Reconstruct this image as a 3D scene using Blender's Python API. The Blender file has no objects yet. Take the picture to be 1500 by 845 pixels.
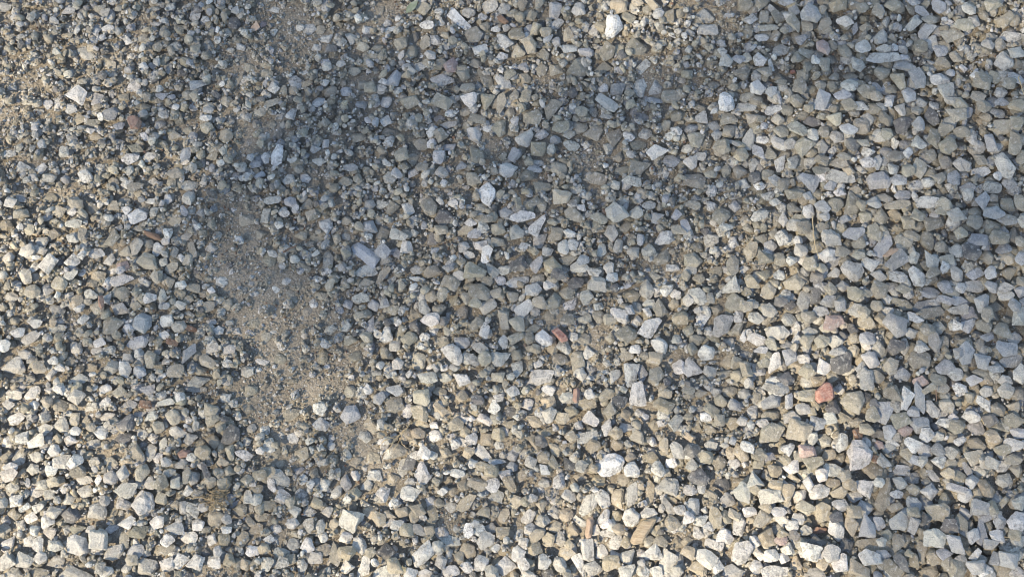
import bpy, math, random
import numpy as np
from mathutils import Vector, Matrix, Euler

# ------------------------------------------------------------------ transcription of the photograph
# per tile: centre x, y, length, width, angle, colour class (three zoom pixels per photo pixel)
STONES = """@A
355 430 95 80 -40 w;430 440 70 55 80 b;495 508 75 65 45 b;478 130 65 42 -5 w;445 40 70 50 30 g;25 35 65 50 0 b;375 238 100 55 -35 l;305 55 80 45 20 l;855 70 75 62 -50 w;910 98 45 38 -30 w;1055 200 60 50 -60 w;1090 295 65 50 -20 g;1050 345 110 28 60 t;1170 322 60 55 0 g;1205 395 65 60 0 w;1298 365 95 60 -75 l;1355 120 65 60 30 l;1405 125 50 45 80 g;1440 165 75 50 25 w;1388 205 50 45 60 w;1455 215 65 55 0 d;1030 105 66 62 0 d;1200 36 55 35 0 w;1200 455 95 40 25 g;1285 505 75 65 30 w;990 600 80 75 0 g;915 570 70 60 0 g;1165 695 60 45 85 w;995 448 60 55 0 g;825 425 55 50 0 g;715 430 65 45 -20 b;590 385 75 50 -10 w;865 380 80 65 40 b;640 475 60 50 20 g;720 508 50 40 -10 w;595 655 85 45 -5 g;580 705 100 60 10 w;660 690 65 50 20 w;640 605 50 30 -55 w;825 690 85 48 80 b;380 778 80 65 -30 w;285 670 70 60 -40 l;100 730 80 65 20 w;180 740 70 55 10 w;40 675 65 40 20 w;210 457 60 50 -60 b;312 480 60 50 0 b;350 530 60 55 -30 t;770 600 65 55 -20 g;930 690 70 45 10 g;830 815 85 55 0 l;1315 745 48 48 0 g;700 215 55 50 0 g;870 222 65 55 30 g;1430 632 50 35 80 w;1400 710 75 45 -10 l;1220 580 60 45 70 g;540 425 55 45 20 g;500 440 50 35 0 l;530 560 55 45 0 b;420 600 70 45 -20 t;410 545 75 40 10 g;700 545 55 50 0 l;440 735 65 45 -30 l;400 580 55 40 0 w;560 180 60 45 -30 w;690 110 50 35 10 l;760 235 60 45 70 g;740 305 60 38 -80 b;670 290 50 42 0 l;790 130 60 45 -60 g;570 245 45 40 0 w;600 820 75 50 30 g;500 800 60 45 -30 g;560 815 50 55 80 l;1150 100 40 35 0 p;720 635 55 45 0 g;780 770 80 60 20 g;670 795 60 40 0 l;1340 780 55 45 -20 w;1270 790 70 60 0 l;1290 715 60 30 5 l;230 790 65 45 10 l;290 790 50 50 0 b;480 280 75 45 -20 g;390 310 50 40 60 g;960 140 40 32 -60 w;1040 60 50 40 30 b;1190 540 45 55 80 t;1240 545 50 38 60 l;910 525 60 40 5 w;920 490 50 38 0 b;1080 620 50 50 0 g;1150 500 55 45 0 g;1400 450 70 50 20 b;1450 400 75 55 30 g;1440 300 55 45 0 l;1350 370 60 40 20 t;470 65 70 55 30 l;630 170 60 45 60 g;850 600 45 40 0 b;820 570 50 40 20 g;1390 660 60 45 0 b;1150 600 50 45 0 l;1120 720 60 40 10 b;1140 770 60 50 0 b;760 435 40 30 0 b
@B
515 90 135 50 -45 w;375 120 75 45 -10 w;108 127 62 50 15 w;200 100 50 40 80 w;165 40 65 42 80 g;360 45 65 60 -30 g;655 30 75 60 20 l;935 48 85 68 70 l;945 105 65 45 30 w;835 75 65 55 20 t;783 88 50 48 0 t;870 20 60 40 70 t;800 25 70 50 -70 t;1045 50 70 65 80 l;1215 40 85 70 -20 t;1365 30 75 70 0 t;1440 75 75 65 -50 t;850 135 75 65 30 t;770 160 85 65 -10 t;825 210 85 70 70 t;610 220 75 50 5 w;705 252 60 40 10 w;415 178 60 50 -20 w;310 225 75 55 -80 g;370 190 75 50 70 g;265 200 60 58 40 g;160 215 65 60 -20 g;95 210 60 50 0 g;40 165 62 58 -40 l;580 155 90 75 0 g;630 120 55 48 70 t;440 350 110 65 -5 w;555 395 80 55 10 g;535 338 65 60 0 g;638 355 75 55 -75 g;710 370 90 60 -30 w;740 335 65 50 20 g;808 345 65 50 -60 g;590 280 55 55 0 g;940 310 75 65 -30 g;880 305 62 48 70 g;990 160 68 58 -70 t;1075 235 75 55 -10 w;1165 235 80 78 40 g;1220 215 60 58 0 g;1295 215 90 65 -30 g;1330 285 80 55 60 l;1150 295 85 60 10 g;1450 425 90 75 10 g;1215 395 85 65 20 b;1150 390 46 44 0 w;130 395 80 65 -50 g;230 350 95 65 70 b;20 400 60 55 -40 b;90 460 65 50 20 b;197 445 55 50 70 w;300 450 100 75 -30 g;443 455 105 85 0 g;700 460 105 48 75 g;740 497 50 48 0 g;695 560 90 70 70 g;838 515 85 75 -20 g;925 480 115 60 45 g;1165 460 110 55 -40 l;1055 500 60 55 0 g;760 538 52 40 90 w;882 588 65 52 -20 w;865 660 80 75 20 t;1010 642 85 50 0 l;1110 590 95 70 20 g;1200 610 95 75 90 g;1385 670 95 60 25 w;1305 735 120 70 20 g;1450 710 80 60 10 b;1270 805 90 50 0 l;1115 785 105 60 -10 g;590 680 95 70 -70 g;575 795 78 62 -50 g;315 755 55 48 90 w;438 765 60 58 30 l;215 790 65 55 -30 l;310 698 65 48 80 g;350 635 70 58 10 g;75 605 75 45 0 g;955 745 85 60 -30 g;195 533 48 45 30 w;215 585 85 60 -10 g;960 565 90 55 20 g;325 160 50 45 60 d;110 160 50 28 5 d;340 297 65 45 20 l;440 100 45 32 -70 w;215 130 60 30 25 w;265 250 55 30 60 l;395 250 60 50 -50 l;440 280 60 50 20 g;680 130 45 38 0 w;725 125 40 36 0 w;620 78 45 38 -10 w;715 40 60 50 60 l;755 65 60 45 40 t;560 60 65 50 0 l;900 150 60 50 30 t;1110 130 70 50 80 l;1260 85 75 60 -10 g;1300 20 60 45 0 t;945 190 55 50 70 b;885 240 65 55 0 g;1000 225 75 45 0 l;800 300 50 40 0 b;765 292 45 35 -20 w;60 315 65 45 0 g;90 370 60 55 40 g;185 370 40 38 0 w;1380 440 100 35 -5 b;1020 410 50 42 30 d;990 560 70 50 40 l;1050 560 70 55 0 g;1000 595 65 40 20 g;940 620 50 42 -20 b;1305 635 75 50 10 g;1335 590 60 52 0 l;1260 600 60 40 -30 w;1470 580 55 45 -20 w;1440 605 65 38 20 w;1425 550 65 50 20 g;1170 650 45 40 0 l;1215 685 55 55 0 g;850 745 70 45 -20 b;865 712 60 30 0 w;760 680 80 70 30 b;815 770 70 60 0 g;885 815 80 60 20 g;480 650 60 45 10 b;525 735 50 40 30 b;430 700 60 60 0 b;250 770 55 45 -30 b;200 725 60 30 -50 w;45 745 70 40 -5 b;180 695 45 35 0 g;265 690 65 60 20 g;355 735 45 65 -80 g;440 600 60 60 30 g;395 590 55 32 65 w;600 525 80 45 -10 g;550 550 65 45 80 g;470 550 75 35 10 l;430 515 55 35 10 b;780 405 45 30 70 d;810 430 65 42 75 g;760 430 60 45 70 g;850 435 45 35 60 g;545 490 50 45 0 g;395 550 40 32 0 w;120 530 50 30 -30 w;1240 750 85 45 10 g;1160 520 70 28 5 l;1110 490 60 35 -70 l;1270 470 50 50 0 g;1330 510 40 50 80 b;1265 415 50 45 0 g;640 570 40 32 0 w;20 800 50 70 90 g;75 790 45 45 0 g;1475 510 60 50 0 g
@C
268 30 75 74 -30 t;112 130 95 55 -5 l;295 95 65 55 60 w;355 80 70 50 70 g;375 135 100 45 -10 g;412 85 75 52 -40 g;345 172 65 40 -15 w;480 118 100 58 -65 g;612 122 90 50 45 g;700 112 80 50 -20 l;670 35 85 78 0 t;850 60 60 55 70 g;782 225 80 60 30 w;612 222 80 65 -60 p;705 235 85 50 -60 g;430 222 90 50 15 l;535 245 80 55 -15 g;275 262 60 58 0 g;575 277 45 40 80 w;615 290 75 62 60 g;870 270 150 50 0 l;870 330 75 65 10 g;965 300 95 60 -10 b;1120 240 70 60 -10 b;1030 225 72 65 30 g;1000 120 80 65 20 l;1065 150 100 70 30 l;1175 170 105 65 15 g;1270 110 80 70 70 l;1345 45 95 75 -10 g;1045 65 85 40 -25 b;990 55 70 35 -40 g;1115 40 75 60 -70 b;1445 165 105 50 -10 w;1450 248 70 50 10 l;1400 285 85 75 -40 l;1455 355 85 50 -20 w;1120 360 85 65 10 w;1022 362 95 65 -70 b;930 370 85 75 -10 g;1150 415 85 75 20 l;985 430 75 65 -50 b;908 450 66 64 20 w;948 490 65 50 90 l;720 390 80 60 10 l;735 340 75 45 0 g;660 343 65 45 15 g;515 380 85 62 75 g;325 390 85 65 -10 w;348 330 75 55 0 g;275 475 95 45 -5 l;392 487 80 42 20 w;205 527 90 55 0 g;415 530 62 55 20 g;425 588 75 60 -15 g;565 600 62 58 -30 l;605 450 100 70 80 b;650 540 70 65 0 g;780 565 95 80 -40 g;880 530 90 55 -50 g;955 555 90 78 70 d;1085 520 95 58 -80 d;1185 522 90 65 10 g;1020 560 75 60 80 b;1090 622 95 65 90 g;1150 655 80 75 20 g;925 695 95 55 -5 g;805 672 62 58 30 w;885 605 60 55 0 g;935 630 65 40 -75 l;800 725 70 60 -20 w;850 720 75 42 80 l;690 790 130 55 -15 l;545 800 92 78 -30 b;860 800 105 75 10 b;1035 750 100 65 80 g;1215 730 80 70 0 l;1310 760 80 48 5 w;1115 790 70 65 -30 g;1180 790 70 60 70 b;420 727 88 48 80 w;475 720 75 48 70 l;515 720 95 42 80 g;380 675 70 50 -80 g;415 640 90 55 -50 w;465 645 80 50 60 l;610 650 75 55 75 l;660 668 55 42 90 w;680 725 85 50 5 g;290 610 105 55 75 l;330 670 100 50 -65 b;250 755 70 60 10 g;310 730 75 42 75 l;270 810 50 40 -60 w;370 770 70 50 30 g;50 795 95 70 -15 g;30 720 65 60 0 l;90 525 75 60 40 l;40 565 65 55 0 b;200 580 70 65 60 g;75 470 60 55 0 g;385 290 60 28 -80 w;540 310 55 45 90 g;530 650 92 80 30 g;1300 370 85 80 80 g;1310 480 66 64 0 g;1400 560 95 75 20 g;1460 620 80 70 0 g;1345 640 90 80 70 b;1260 615 80 55 -70 l;1270 350 60 45 10 w;425 370 60 30 0 g;1225 310 45 40 0 w;385 410 55 45 50 b;20 330 65 60 30 g;140 370 60 40 10 g;260 330 75 70 0 g;185 280 70 60 30 l;170 240 50 40 0 l;240 270 45 60 80 b;430 340 50 60 60 g;490 270 50 45 0 g;760 295 80 55 -20 l;655 260 45 60 80 g;620 140 60 40 10 g;510 180 55 50 60 b;540 130 70 45 -20 t;755 130 70 30 65 b;870 230 75 40 0 l;920 222 45 38 0 w;960 230 50 40 -20 l;1060 245 45 55 80 d;1090 195 70 55 -70 l;1075 100 80 50 0 g;1190 260 70 55 -20 g;1130 290 75 55 10 t;1215 130 100 60 0 g;1240 60 70 60 0 l;1400 105 80 60 40 t;1440 100 60 60 0 t;1320 215 65 60 0 b;1380 210 70 60 80 g;1420 380 75 60 20 g;1360 350 60 55 70 g;1390 415 50 60 80 l;1280 440 60 50 -30 g;1390 460 80 35 5 b;1200 470 60 80 80 g;1040 460 55 45 -10 l;1020 500 55 45 20 g;1100 470 50 40 0 w;1165 460 65 40 0 l;1240 500 70 55 20 b;1380 500 75 45 0 l;1450 480 80 60 0 t;1450 560 75 70 20 g;1210 590 60 80 70 g;1140 580 80 60 10 g;1035 640 60 65 60 l;980 680 50 40 60 w;780 640 70 45 -20 g;720 580 50 85 80 b;770 480 90 45 -15 l;720 475 70 55 10 g;660 490 50 45 0 g;545 490 45 45 0 g;500 450 70 60 0 g;455 490 45 70 80 g;565 540 85 50 0 d;600 520 45 35 0 g;805 525 60 50 -30 l;840 440 60 50 0 g;850 395 60 40 -30 b;800 420 60 100 80 g;770 380 40 70 80 g;690 430 80 45 10 b;605 385 55 55 0 g;655 395 40 40 0 g;565 390 40 80 90 g;540 420 40 35 0 l;700 695 70 40 0 g;600 715 65 55 0 g;600 760 80 40 -5 g;725 755 60 60 0 t;920 750 70 60 20 l;980 760 60 60 0 g;940 800 75 50 0 b;640 825 60 45 0 b;1150 720 60 60 0 g;1080 690 55 55 0 g;960 270 40 30 0 b;1300 710 85 50 -40 g;1440 660 60 70 60 g;1480 700 60 70 0 g;1350 830 80 50 0 l;1430 810 65 60 -40 l;1240 830 70 40 0 b;740 650 60 70 80 d;670 610 60 55 -30 l;615 590 60 55 70 g;150 600 55 60 0 b;60 620 80 75 0 g;130 555 70 50 10 b;20 655 60 40 20 l;80 690 70 45 10 l;160 660 80 70 0 g;250 690 70 60 20 t;220 640 30 70 80 l;350 615 35 60 80 w;300 530 60 50 0 g;340 530 40 60 -70 g;280 430 70 45 20 g;120 770 60 45 -20 g;190 750 45 55 0 g;310 790 50 60 0 d;400 800 50 70 70 b;440 820 70 50 0 g;1000 30 60 40 0 b;910 40 75 60 0 g;450 20 80 40 0 b;340 30 70 45 20 t;400 45 60 35 -30 l;600 60 45 60 -70 g;480 60 50 45 20 l;780 50 60 50 0 g
@D
610 105 90 65 30 w;560 85 60 45 -10 w;215 20 90 45 0 g;60 50 75 60 0 l;105 100 75 50 0 g;30 145 70 55 0 t;325 200 70 60 -30 w;370 195 70 42 80 g;490 205 90 75 30 g;185 215 65 60 -40 l;130 265 80 65 10 l;320 300 76 74 20 w;430 268 80 55 0 l;600 240 90 65 80 g;690 250 75 50 -80 w;740 185 56 54 0 w;728 213 50 40 20 w;812 190 60 40 0 l;800 290 46 44 0 w;755 330 75 45 25 g;720 305 52 44 40 l;740 395 72 58 90 g;690 380 72 40 -70 g;800 405 60 38 0 w;865 365 75 25 -35 t;925 240 66 58 0 l;970 390 56 54 0 w;665 470 65 58 60 w;720 460 80 45 -80 l;790 445 65 50 -40 t;530 510 90 60 0 l;540 445 72 66 30 g;500 585 110 85 30 g;740 565 85 75 -30 w;605 660 110 60 20 b;615 708 65 55 -20 w;665 735 85 60 90 g;340 480 72 55 45 t;350 507 60 45 10 w;245 515 75 60 -20 l;135 640 92 50 30 l;90 620 70 45 20 w;55 770 110 88 20 l;180 770 70 60 0 t;120 370 80 74 -20 l;220 320 88 74 60 l;330 145 90 45 0 l;930 430 42 38 0 w;925 565 65 35 -10 w;960 605 50 45 0 w;935 685 70 50 15 l;1035 605 42 34 0 w;835 710 115 60 80 b;915 740 95 60 -15 g;1080 785 65 55 0 l;870 830 110 60 5 l;555 780 80 58 -80 w;775 790 85 65 20 g;1145 740 65 30 -15 w;1230 725 65 60 0 g;1185 285 90 65 75 g;1170 105 75 48 80 l;1200 40 85 38 10 l;1280 45 62 58 0 b;1365 105 70 60 70 g;1480 205 65 50 70 t;1440 295 105 52 85 l;1390 200 85 40 0 g;1320 190 70 60 0 g;1340 325 72 38 -40 g;1390 270 45 40 80 w;1205 420 60 42 20 w;1255 388 55 36 20 w;1280 455 85 50 -50 g;1410 450 65 45 -10 g;1455 410 65 40 45 g;1375 485 45 38 -60 w;1165 640 60 50 80 g;1415 720 70 58 70 t;665 45 60 35 10 l;405 70 70 45 -60 g;845 250 90 35 -70 g;470 465 60 48 70 b;400 765 46 44 0 t;640 165 40 36 0 w;520 155 40 32 0 w;600 155 70 30 -10 g;95 30 55 40 -10 b;345 60 80 60 -20 g;270 85 60 60 50 g;140 170 50 50 0 g;240 180 60 45 30 g;80 330? 0 0 0 x;40 290 60 60 0 l;190 260 50 40 0 l;150 330 60 45 60 w;320 370 70 40 20 l;360 350 50 30 45 w;270 400 80 70 0 g;400 400 60 60 30 t;430 365 75 55 10 t;410 450 70 50 10 l;300 450 45 40 0 w;210 430 70 70 0 l;150 440 80 70 30 g;60 460 70 50 0 l;430 510 70 60 -50 g;600 500 60 50 0 g;640 250 50 55 0 t;480 290 60 50 70 l;540 320 65 60 -30 p;500 340 70 30 10 w;640 395 45 40 0 w;830 300 60 45 80 g;770 265 60 35 80 l;650 225 45 60 80 g;850 420 45 75 80 g;890 440 45 65 70 g;830 470 55 40 0 t;920 500 60 55 40 g;800 500 60 45 10 l;835 535 60 30 0 l;790 590 70 60 20 l;725 630 50 40 20 w;840 600 28 70 70 k;760 660 28 60 75 k;1010 690 60 45 0 l;880 780 65 45 0 g;700 760 40 60 80 g;620 790 60 60 0 b;560 730 60 50 0 l;500 770 80 70 0 l;420 690 60 45 0 w;330 680 60 60 0 l;260 640 55 55 0 t;300 740 60 50 0 g;270 770 50 40 0 w;350 820 85 50 0 l;230 800 60 55 0 l;160 580 70 45 0 w;250 600 80 45 0 l;370 560 70 50 20 l;60 560 60 50 0 g;30 680 60 60 0 w;110 710 70 50 0 l;240 740 50 40 0 w;480 690 60 45 0 l;440 660 70 50 0 w;1080 120 80 60 0 g;1250 95 60 40 0 w;1150 180 60 50 0 g;1230 150 45 40 0 w;1350 50 70 60 0 g;1430 70 45 40 0 g;1020 70 40 30 0 w;880 90 50 50 0 b;760 120 70 50 -30 g;810 85 60 35 -60 b;680 90 60 50 60 l;830 25 75 70 0 l;740 30 50 45 60 b;500 60 60 50 0 g;540 30 60 40 0 l;1000 490 60 60 0 g;1100 395 35 30 0 l;1160 460 40 28 0 w;1110 570 70 50 0 g;1450 600 60 50 0 l;1195 610 40 26 0 w;1350 520 50 50 0 g;1370 250 40 30 0 l;1200 270 35 60 60 l
@E
110 345 95 60 -10 l;180 365 110 35 50 t;290 245 62 60 0 w;185 260 66 64 -30 b;125 60 56 54 20 b;180 55 60 40 0 l;225 70 65 58 70 g;295 75 72 45 -70 w;385 65 88 66 -50 g;260 190 85 60 -10 l;450 115 90 75 0 d;25 125 55 45 0 g;130 150 66 62 0 b;180 180 60 55 60 g;795 110 110 48 12 w;860 140 110 55 60 w;665 110 52 48 0 g;690 165 75 55 -15 g;770 180 75 68 70 l;865 205 80 60 70 l;945 190 65 54 80 t;1020 105 88 60 -40 g;610 235 65 50 0 w;635 275 85 45 70 w;585 185 70 45 20 b;540 240 55 50 0 l;1295 95 60 55 50 l;1350 60 70 40 20 l;1380 110 60 55 60 l;1185 185 82 62 85 l;1415 205 90 65 25 w;1350 260 65 60 0 l;1410 285 90 65 60 g;975 245 72 50 90 w;1015 235 55 48 70 w;905 265 56 50 0 l;800 242 45 40 70 w;785 310 95 75 0 d;855 320 92 50 70 b;925 325 86 78 -20 t;1040 335 82 60 20 l;1175 335 60 50 70 l;1185 375 62 52 20 w;1110 355 70 45 0 l;665 335 80 55 -60 l;580 355 100 85 30 g;480 405 86 75 0 g;775 393 105 55 15 w;840 435 80 65 25 w;860 380 62 58 0 l;915 415 60 50 0 w;1120 408 86 75 0 l;990 440 70 62 0 g;610 440 95 75 -20 g;680 448 52 48 0 g;750 460 66 60 0 g;930 480 85 70 80 g;645 500 78 55 30 l;525 525 65 60 0 g;800 510 90 60 50 w;1345 425 90 72 75 l;1270 450 72 60 -30 t;1400 510 92 65 -80 g;1220 540 88 72 -30 w;1010 490 75 45 20 w;1075 465 75 62 70 l;715 555 95 65 -60 g;780 580 80 58 -50 g;595 585 65 58 70 g;630 610 75 40 75 w;710 655 65 42 90 w;770 640 76 70 0 g;830 640 62 45 90 g;890 642 78 70 -20 w;1020 635 48 44 -30 w;1135 550 80 65 0 g;1060 645 70 55 0 g;960 735 80 74 0 g;1040 740 95 65 90 g;1090 705 60 54 70 l;1250 625 110 75 10 g;1355 595 112 68 45 w;1300 565 60 54 20 w;1342 530 48 47 0 w;1390 675 85 74 -20 w;1375 735 75 60 0 t;610 685 80 50 -20 l;705 730 86 70 10 l;630 735 65 58 70 g;550 730 60 55 0 l;340 740 80 60 80 g;248 757 55 50 70 l;205 625 75 58 80 l;325 540 66 55 0 t;300 645 75 65 0 g;235 675 55 50 70 l;250 575 36 34 0 w;390 565 85 60 10 w;130 580 75 42 85 b;195 495 55 45 70 b;85 465 80 45 5 l;140 495 62 58 0 b;25 490 46 44 0 b;220 380 55 32 60 w;320 380 60 26 0 w;365 510 80 50 -70 l;445 455 60 46 70 g;490 475 75 30 60 t;1215 240 65 42 75 l;1145 255 75 40 75 l;770 775 85 55 80 l;865 755 46 38 0 w;380 815 86 55 0 l;690 815 70 62 40 g;1265 800 110 72 75 w;1200 810 72 52 80 l;1325 790 80 48 80 b;1480 765 70 62 70 w;1380 800 80 66 60 g;390 765 40 35 70 w;1480 560 70 60 0 t;700 385 50 40 10 w;970 25 85 68 0 g;845 50 76 62 0 g;775 55 55 50 70 g;610 70 60 55 0 g;440 175 60 50 0 g;320 180 45 40 0 l;235 260 45 55 80 b;400 210 60 60 -30 d;20 190 45 35 -30 w;25 280 50 45 0 g;115 395 70 40 5 g;330 340 55 45 0 l;400 350 80 60 0 g;470 335 60 45 -20 b;520 370 45 60 80 l;400 460 60 50 0 g;550 465 60 55 -40 g;590 490 60 45 0 g;430 520 65 60 0 g;640 390 60 40 0 g;690 220 70 45 -20 g;720 340 70 45 20 l;560 275 60 35 -20 l;620 155 60 50 -70 l;570 135 40 60 70 w;545 165 40 75 -75 t;640 125 60 35 10 g;880 60 50 60 0 g;1010 55 45 40 0 l;1055 70 32 50 80 w;960 120 40 35 0 l;1000 185 55 40 -20 w;930 130 40 55 80 g;1130 120 50 80 80 g;1160 90 40 35 0 k;1250 150 45 70 -60 g;1240 65 45 45 0 b;1470 105 50 60 0 b;1480 175 45 85 80 g;1280 265 60 50 0 l;1460 335 36 70 80 l;1380 370 40 60 80 g;1430 430 60 50 30 w;1465 445 55 40 0 w;1350 490 60 40 0 l;1460 490 50 45 0 t;1300 505 50 50 0 l;1265 520 50 45 0 b;1130 500 45 40 0 l;1180 560 60 50 0 g;1000 300 85 50 10 g;1060 310 60 50 60 b;950 370 70 50 0 d;1030 400 55 75 -70 d;870 490 50 70 80 g;850 520 45 50 0 l;910 540 60 50 0 g;990 560 70 50 0 g;1065 560 40 75 -70 g;840 600 70 40 20 g;870 570 45 35 -40 w;850 690 55 45 0 t;770 715 55 45 0 g;930 680 55 60 0 t;1180 640 60 50 80 g;1290 690 40 55 80 w;1250 720 70 50 0 g;1160 790 32 40 70 w;1100 785 55 40 0 l;1050 800 60 60 0 l;440 660 65 55 0 g;530 660 70 50 0 b;450 570 60 50 0 d;365 635 50 42 0 w;200 710 80 60 -30 g;110 640 60 60 0 g;60 720 70 50 0 g;20 590 55 45 0 l;90 540 40 60 80 g;230 520 60 45 0 g;40 650 60 45 0 g;320 590 60 60 0 d;500 770 60 40 10 l;460 810 45 60 80 l;580 740 45 70 60 l;745 810 40 35 0 l
@F
60 460 95 60 -50 l;165 105 85 70 40 g;125 205 72 62 20 l;25 180 70 54 60 w;8 160 75 45 90 b;185 157 60 40 0 w;225 220 60 50 70 w;290 265 90 55 75 t;350 290 76 72 20 g;380 240 60 55 -30 l;215 325 100 60 75 g;275 335 50 35 20 w;425 215 70 60 -30 l;435 125 70 44 70 l;490 70 76 50 -5 g;510 118 85 36 -5 g;548 92 62 52 -80 w;520 165 65 60 0 g;605 70 75 55 -20 b;665 60 75 64 0 g;740 50 105 75 90 g;680 10 60 36 0 w;640 208 100 75 -20 l;740 190 100 60 10 b;835 185 88 65 -80 g;880 235 110 60 60 b;1065 50 95 55 0 w;1190 110 90 68 -10 l;1100 142 95 65 5 g;1070 215 88 58 -80 g;1130 240 60 55 0 g;930 300 110 80 20 b;825 318 82 70 0 w;625 280 86 60 15 w;670 300 82 44 40 b;740 345 98 92 -50 l;510 265 62 60 0 l;470 310 50 46 0 w;420 365 60 46 0 w;318 378 75 55 80 l;375 435 76 70 0 g;300 405 85 55 -45 t;225 485 80 70 70 g;300 493 60 46 0 l;525 485 100 55 75 l;375 523 72 64 0 l;580 460 85 50 80 d;630 485 75 55 0 b;755 525 66 60 -30 l;845 505 60 52 0 g;855 435 76 70 70 g;900 520 66 45 0 w;935 375 80 50 -15 l;855 370 70 55 0 l;1020 375 92 65 -60 w;1085 310 108 65 -60 l;1135 340 60 40 85 w;1200 355 84 60 -70 l;1280 360 86 55 0 b;1340 360 60 50 70 b;1280 415 90 55 5 l;1215 422 50 46 -20 w;1145 415 82 55 -50 b;1405 425 75 45 5 l;1405 460 72 40 -5 l;1310 485 100 78 50 b;1205 480 90 42 5 b;1200 520 92 48 5 l;965 485 125 45 -30 g;1060 495 90 45 15 b;1090 530 110 45 10 g;1010 555 76 40 -25 w;920 590 104 90 -30 b;550 560 76 65 0 g;600 525 75 46 0 b;465 560 70 64 0 l;495 595 70 46 70 w;415 620 100 65 0 l;170 580 125 78 50 l;95 560 70 66 0 w;245 545 60 42 75 w;265 635 50 30 70 w;320 650 76 50 -20 w;100 705 76 66 0 w;195 745 62 58 0 t;40 775 95 76 -40 w;335 697 75 36 5 b;400 755 100 55 70 w;460 725 86 78 60 b;385 670 76 50 -30 g;500 650 56 54 0 w;540 660 74 66 30 g;655 660 86 65 -15 l;665 712 70 46 0 b;605 765 76 74 30 w;535 790 76 68 0 g;815 740 86 78 -20 w;925 680 90 70 20 d;690 755 100 80 20 d;790 800 110 55 -65 b;900 770 76 62 70 g;800 645 76 58 10 b;800 575 80 60 0 t;970 680 75 44 85 l;1040 685 66 58 -20 l;1100 665 90 62 -80 l;1060 610 70 60 0 g;1130 590 62 58 0 l;1185 595 56 50 -40 w;1245 590 76 64 0 b;1305 590 70 48 -20 g;1325 635 76 46 0 b;1320 545 74 58 70 g;1395 610 86 70 0 g;1150 660 70 46 80 g;1190 710 60 50 60 b;1230 710 108 70 70 b;1300 740 82 72 -40 b;1410 690 100 65 0 b;1440 740 100 58 0 b;1030 735 96 78 0 g;1255 265 88 78 -50 d;1285 215 86 60 0 b;1375 205 86 65 0 g;1400 250 70 55 0 b;1430 360 76 64 0 t;1420 295 75 64 0 t;1410 130 96 55 -10 g;1420 60 66 64 0 t;1300 45 86 64 70 b;1480 140 60 55 0 l;1110 825 76 50 0 g;1475 800 86 70 70 l;1020 110 76 70 30 g;980 140 62 58 0 t;870 110 72 64 60 g;795 110 60 50 0 g;825 55 76 60 0 b;610 115 52 46 0 b;700 415 66 55 0 l;35 60 80 50 0 g;130 60 50 50 0 w;60 30 50 40 0 b;230 60 60 55 0 b;330 110 80 50 30 l;400 50 60 40 -20 l;370 20 70 45 0 l;480 15 85 50 0 g;290 155 60 45 0 g;60 240 60 45 0 g;100 170 45 40 -40 d;150 345 60 45 0 g;70 380 55 45 0 g;30 340 60 45 0 l;340 210 60 50 0 g;400 185 55 50 60 g;420 300 65 55 -20 g;550 320 75 65 60 g;600 340 60 45 0 g;660 355 75 45 15 l;580 380 60 50 0 d;700 260 80 60 0 g;760 285 60 40 0 g;540 20 50 45 0 b;610 165 60 45 0 g;480 150 60 70 70 l;500 215 45 40 0 w;440 460 60 60 0 l;480 460 45 40 0 w;350 370 70 55 0 t;270 510 50 60 80 g;320 555 50 70 80 l;420 490 60 45 0 d;470 500 60 50 0 d;550 615 70 40 0 l;600 660 55 65 -60 g;710 580 45 45 0 l;640 430 60 60 0 g;680 500 55 55 0 b;740 450 60 70 60 g;800 450 35 70 90 g;770 470 40 40 0 g;910 420 65 50 0 l;890 470 50 45 0 w;960 430 80 45 10 g;1090 440 80 50 -10 b;1080 360 70 45 20 g;1060 395 60 35 0 l;1150 300 60 45 0 g;1190 260 60 60 0 l;1010 290 60 55 30 l;960 220 90 45 -20 g;1000 195 80 50 -20 t;1140 60 85 70 0 g;1240 15 60 60 0 l;1210 190 60 60 70 t;1270 140 75 60 0 g;1130 90 80 40 10 g;930 65 120 40 10 g;960 20 80 50 0 b;880 30 80 45 -10 g;1350 100 90 60 0 b;1450 190 60 70 0 g;1480 220 55 50 0 g;1330 290 60 60 0 g;1470 300 55 60 0 b;1350 420 50 75 70 b;1480 400 55 60 0 g;1470 440 55 60 0 b;1380 500 70 55 0 g;1440 500 55 60 0 b;1490 490 50 55 0 b;1260 540 70 75 0 b;1370 545 60 45 -30 g;1470 550 75 75 0 l;1460 640 85 60 0 l;1180 440 70 55 0 g;1140 480 80 55 10 b;990 450 50 40 0 l;1000 620 70 50 0 l;860 560 55 70 0 t;780 540 60 60 0 g;740 600 55 45 0 d;745 700 60 60 60 t;725 780 50 70 80 l;840 810 80 55 -30 g;960 800 75 60 0 b;1040 830 70 50 0 p;1180 800 80 60 0 l;1140 770 80 60 20 b;1300 790 80 50 0 g;1360 780 70 35 -5 b;1400 830 70 50 0 l;1270 830 80 50 0 b;590 825 70 55 30 t;650 810 60 60 0 g;440 820 75 65 0 d;390 830 60 40 0 w;350 750 55 45 0 g;330 780 70 50 -40 l;270 780 70 80 60 g;190 800 50 85 85 g;230 750 55 60 0 g;230 810 50 45 0 t;120 790 60 70 0 l;40 690 60 60 0 g;60 650 65 45 0 g;205 655 55 40 0 l;240 600 75 60 20 g;20 610 50 55 0 g;130 640 60 40 0 g;525 735 55 45 0 l;480 685 45 45 0 g;20 480 60 60 0 l;10 370 45 50 0 g;150 520 60 60 0 g;60 520 35 35 0 w;110 470 55 50 0 g;620 600 60 40 0 g;1480 50 60 80 0 t;1350 30 50 40 0 g;765 225 60 50 0 g;710 120 50 50 0 b;770 70 50 50 0 g;560 200 50 70 70 g
@G
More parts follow.
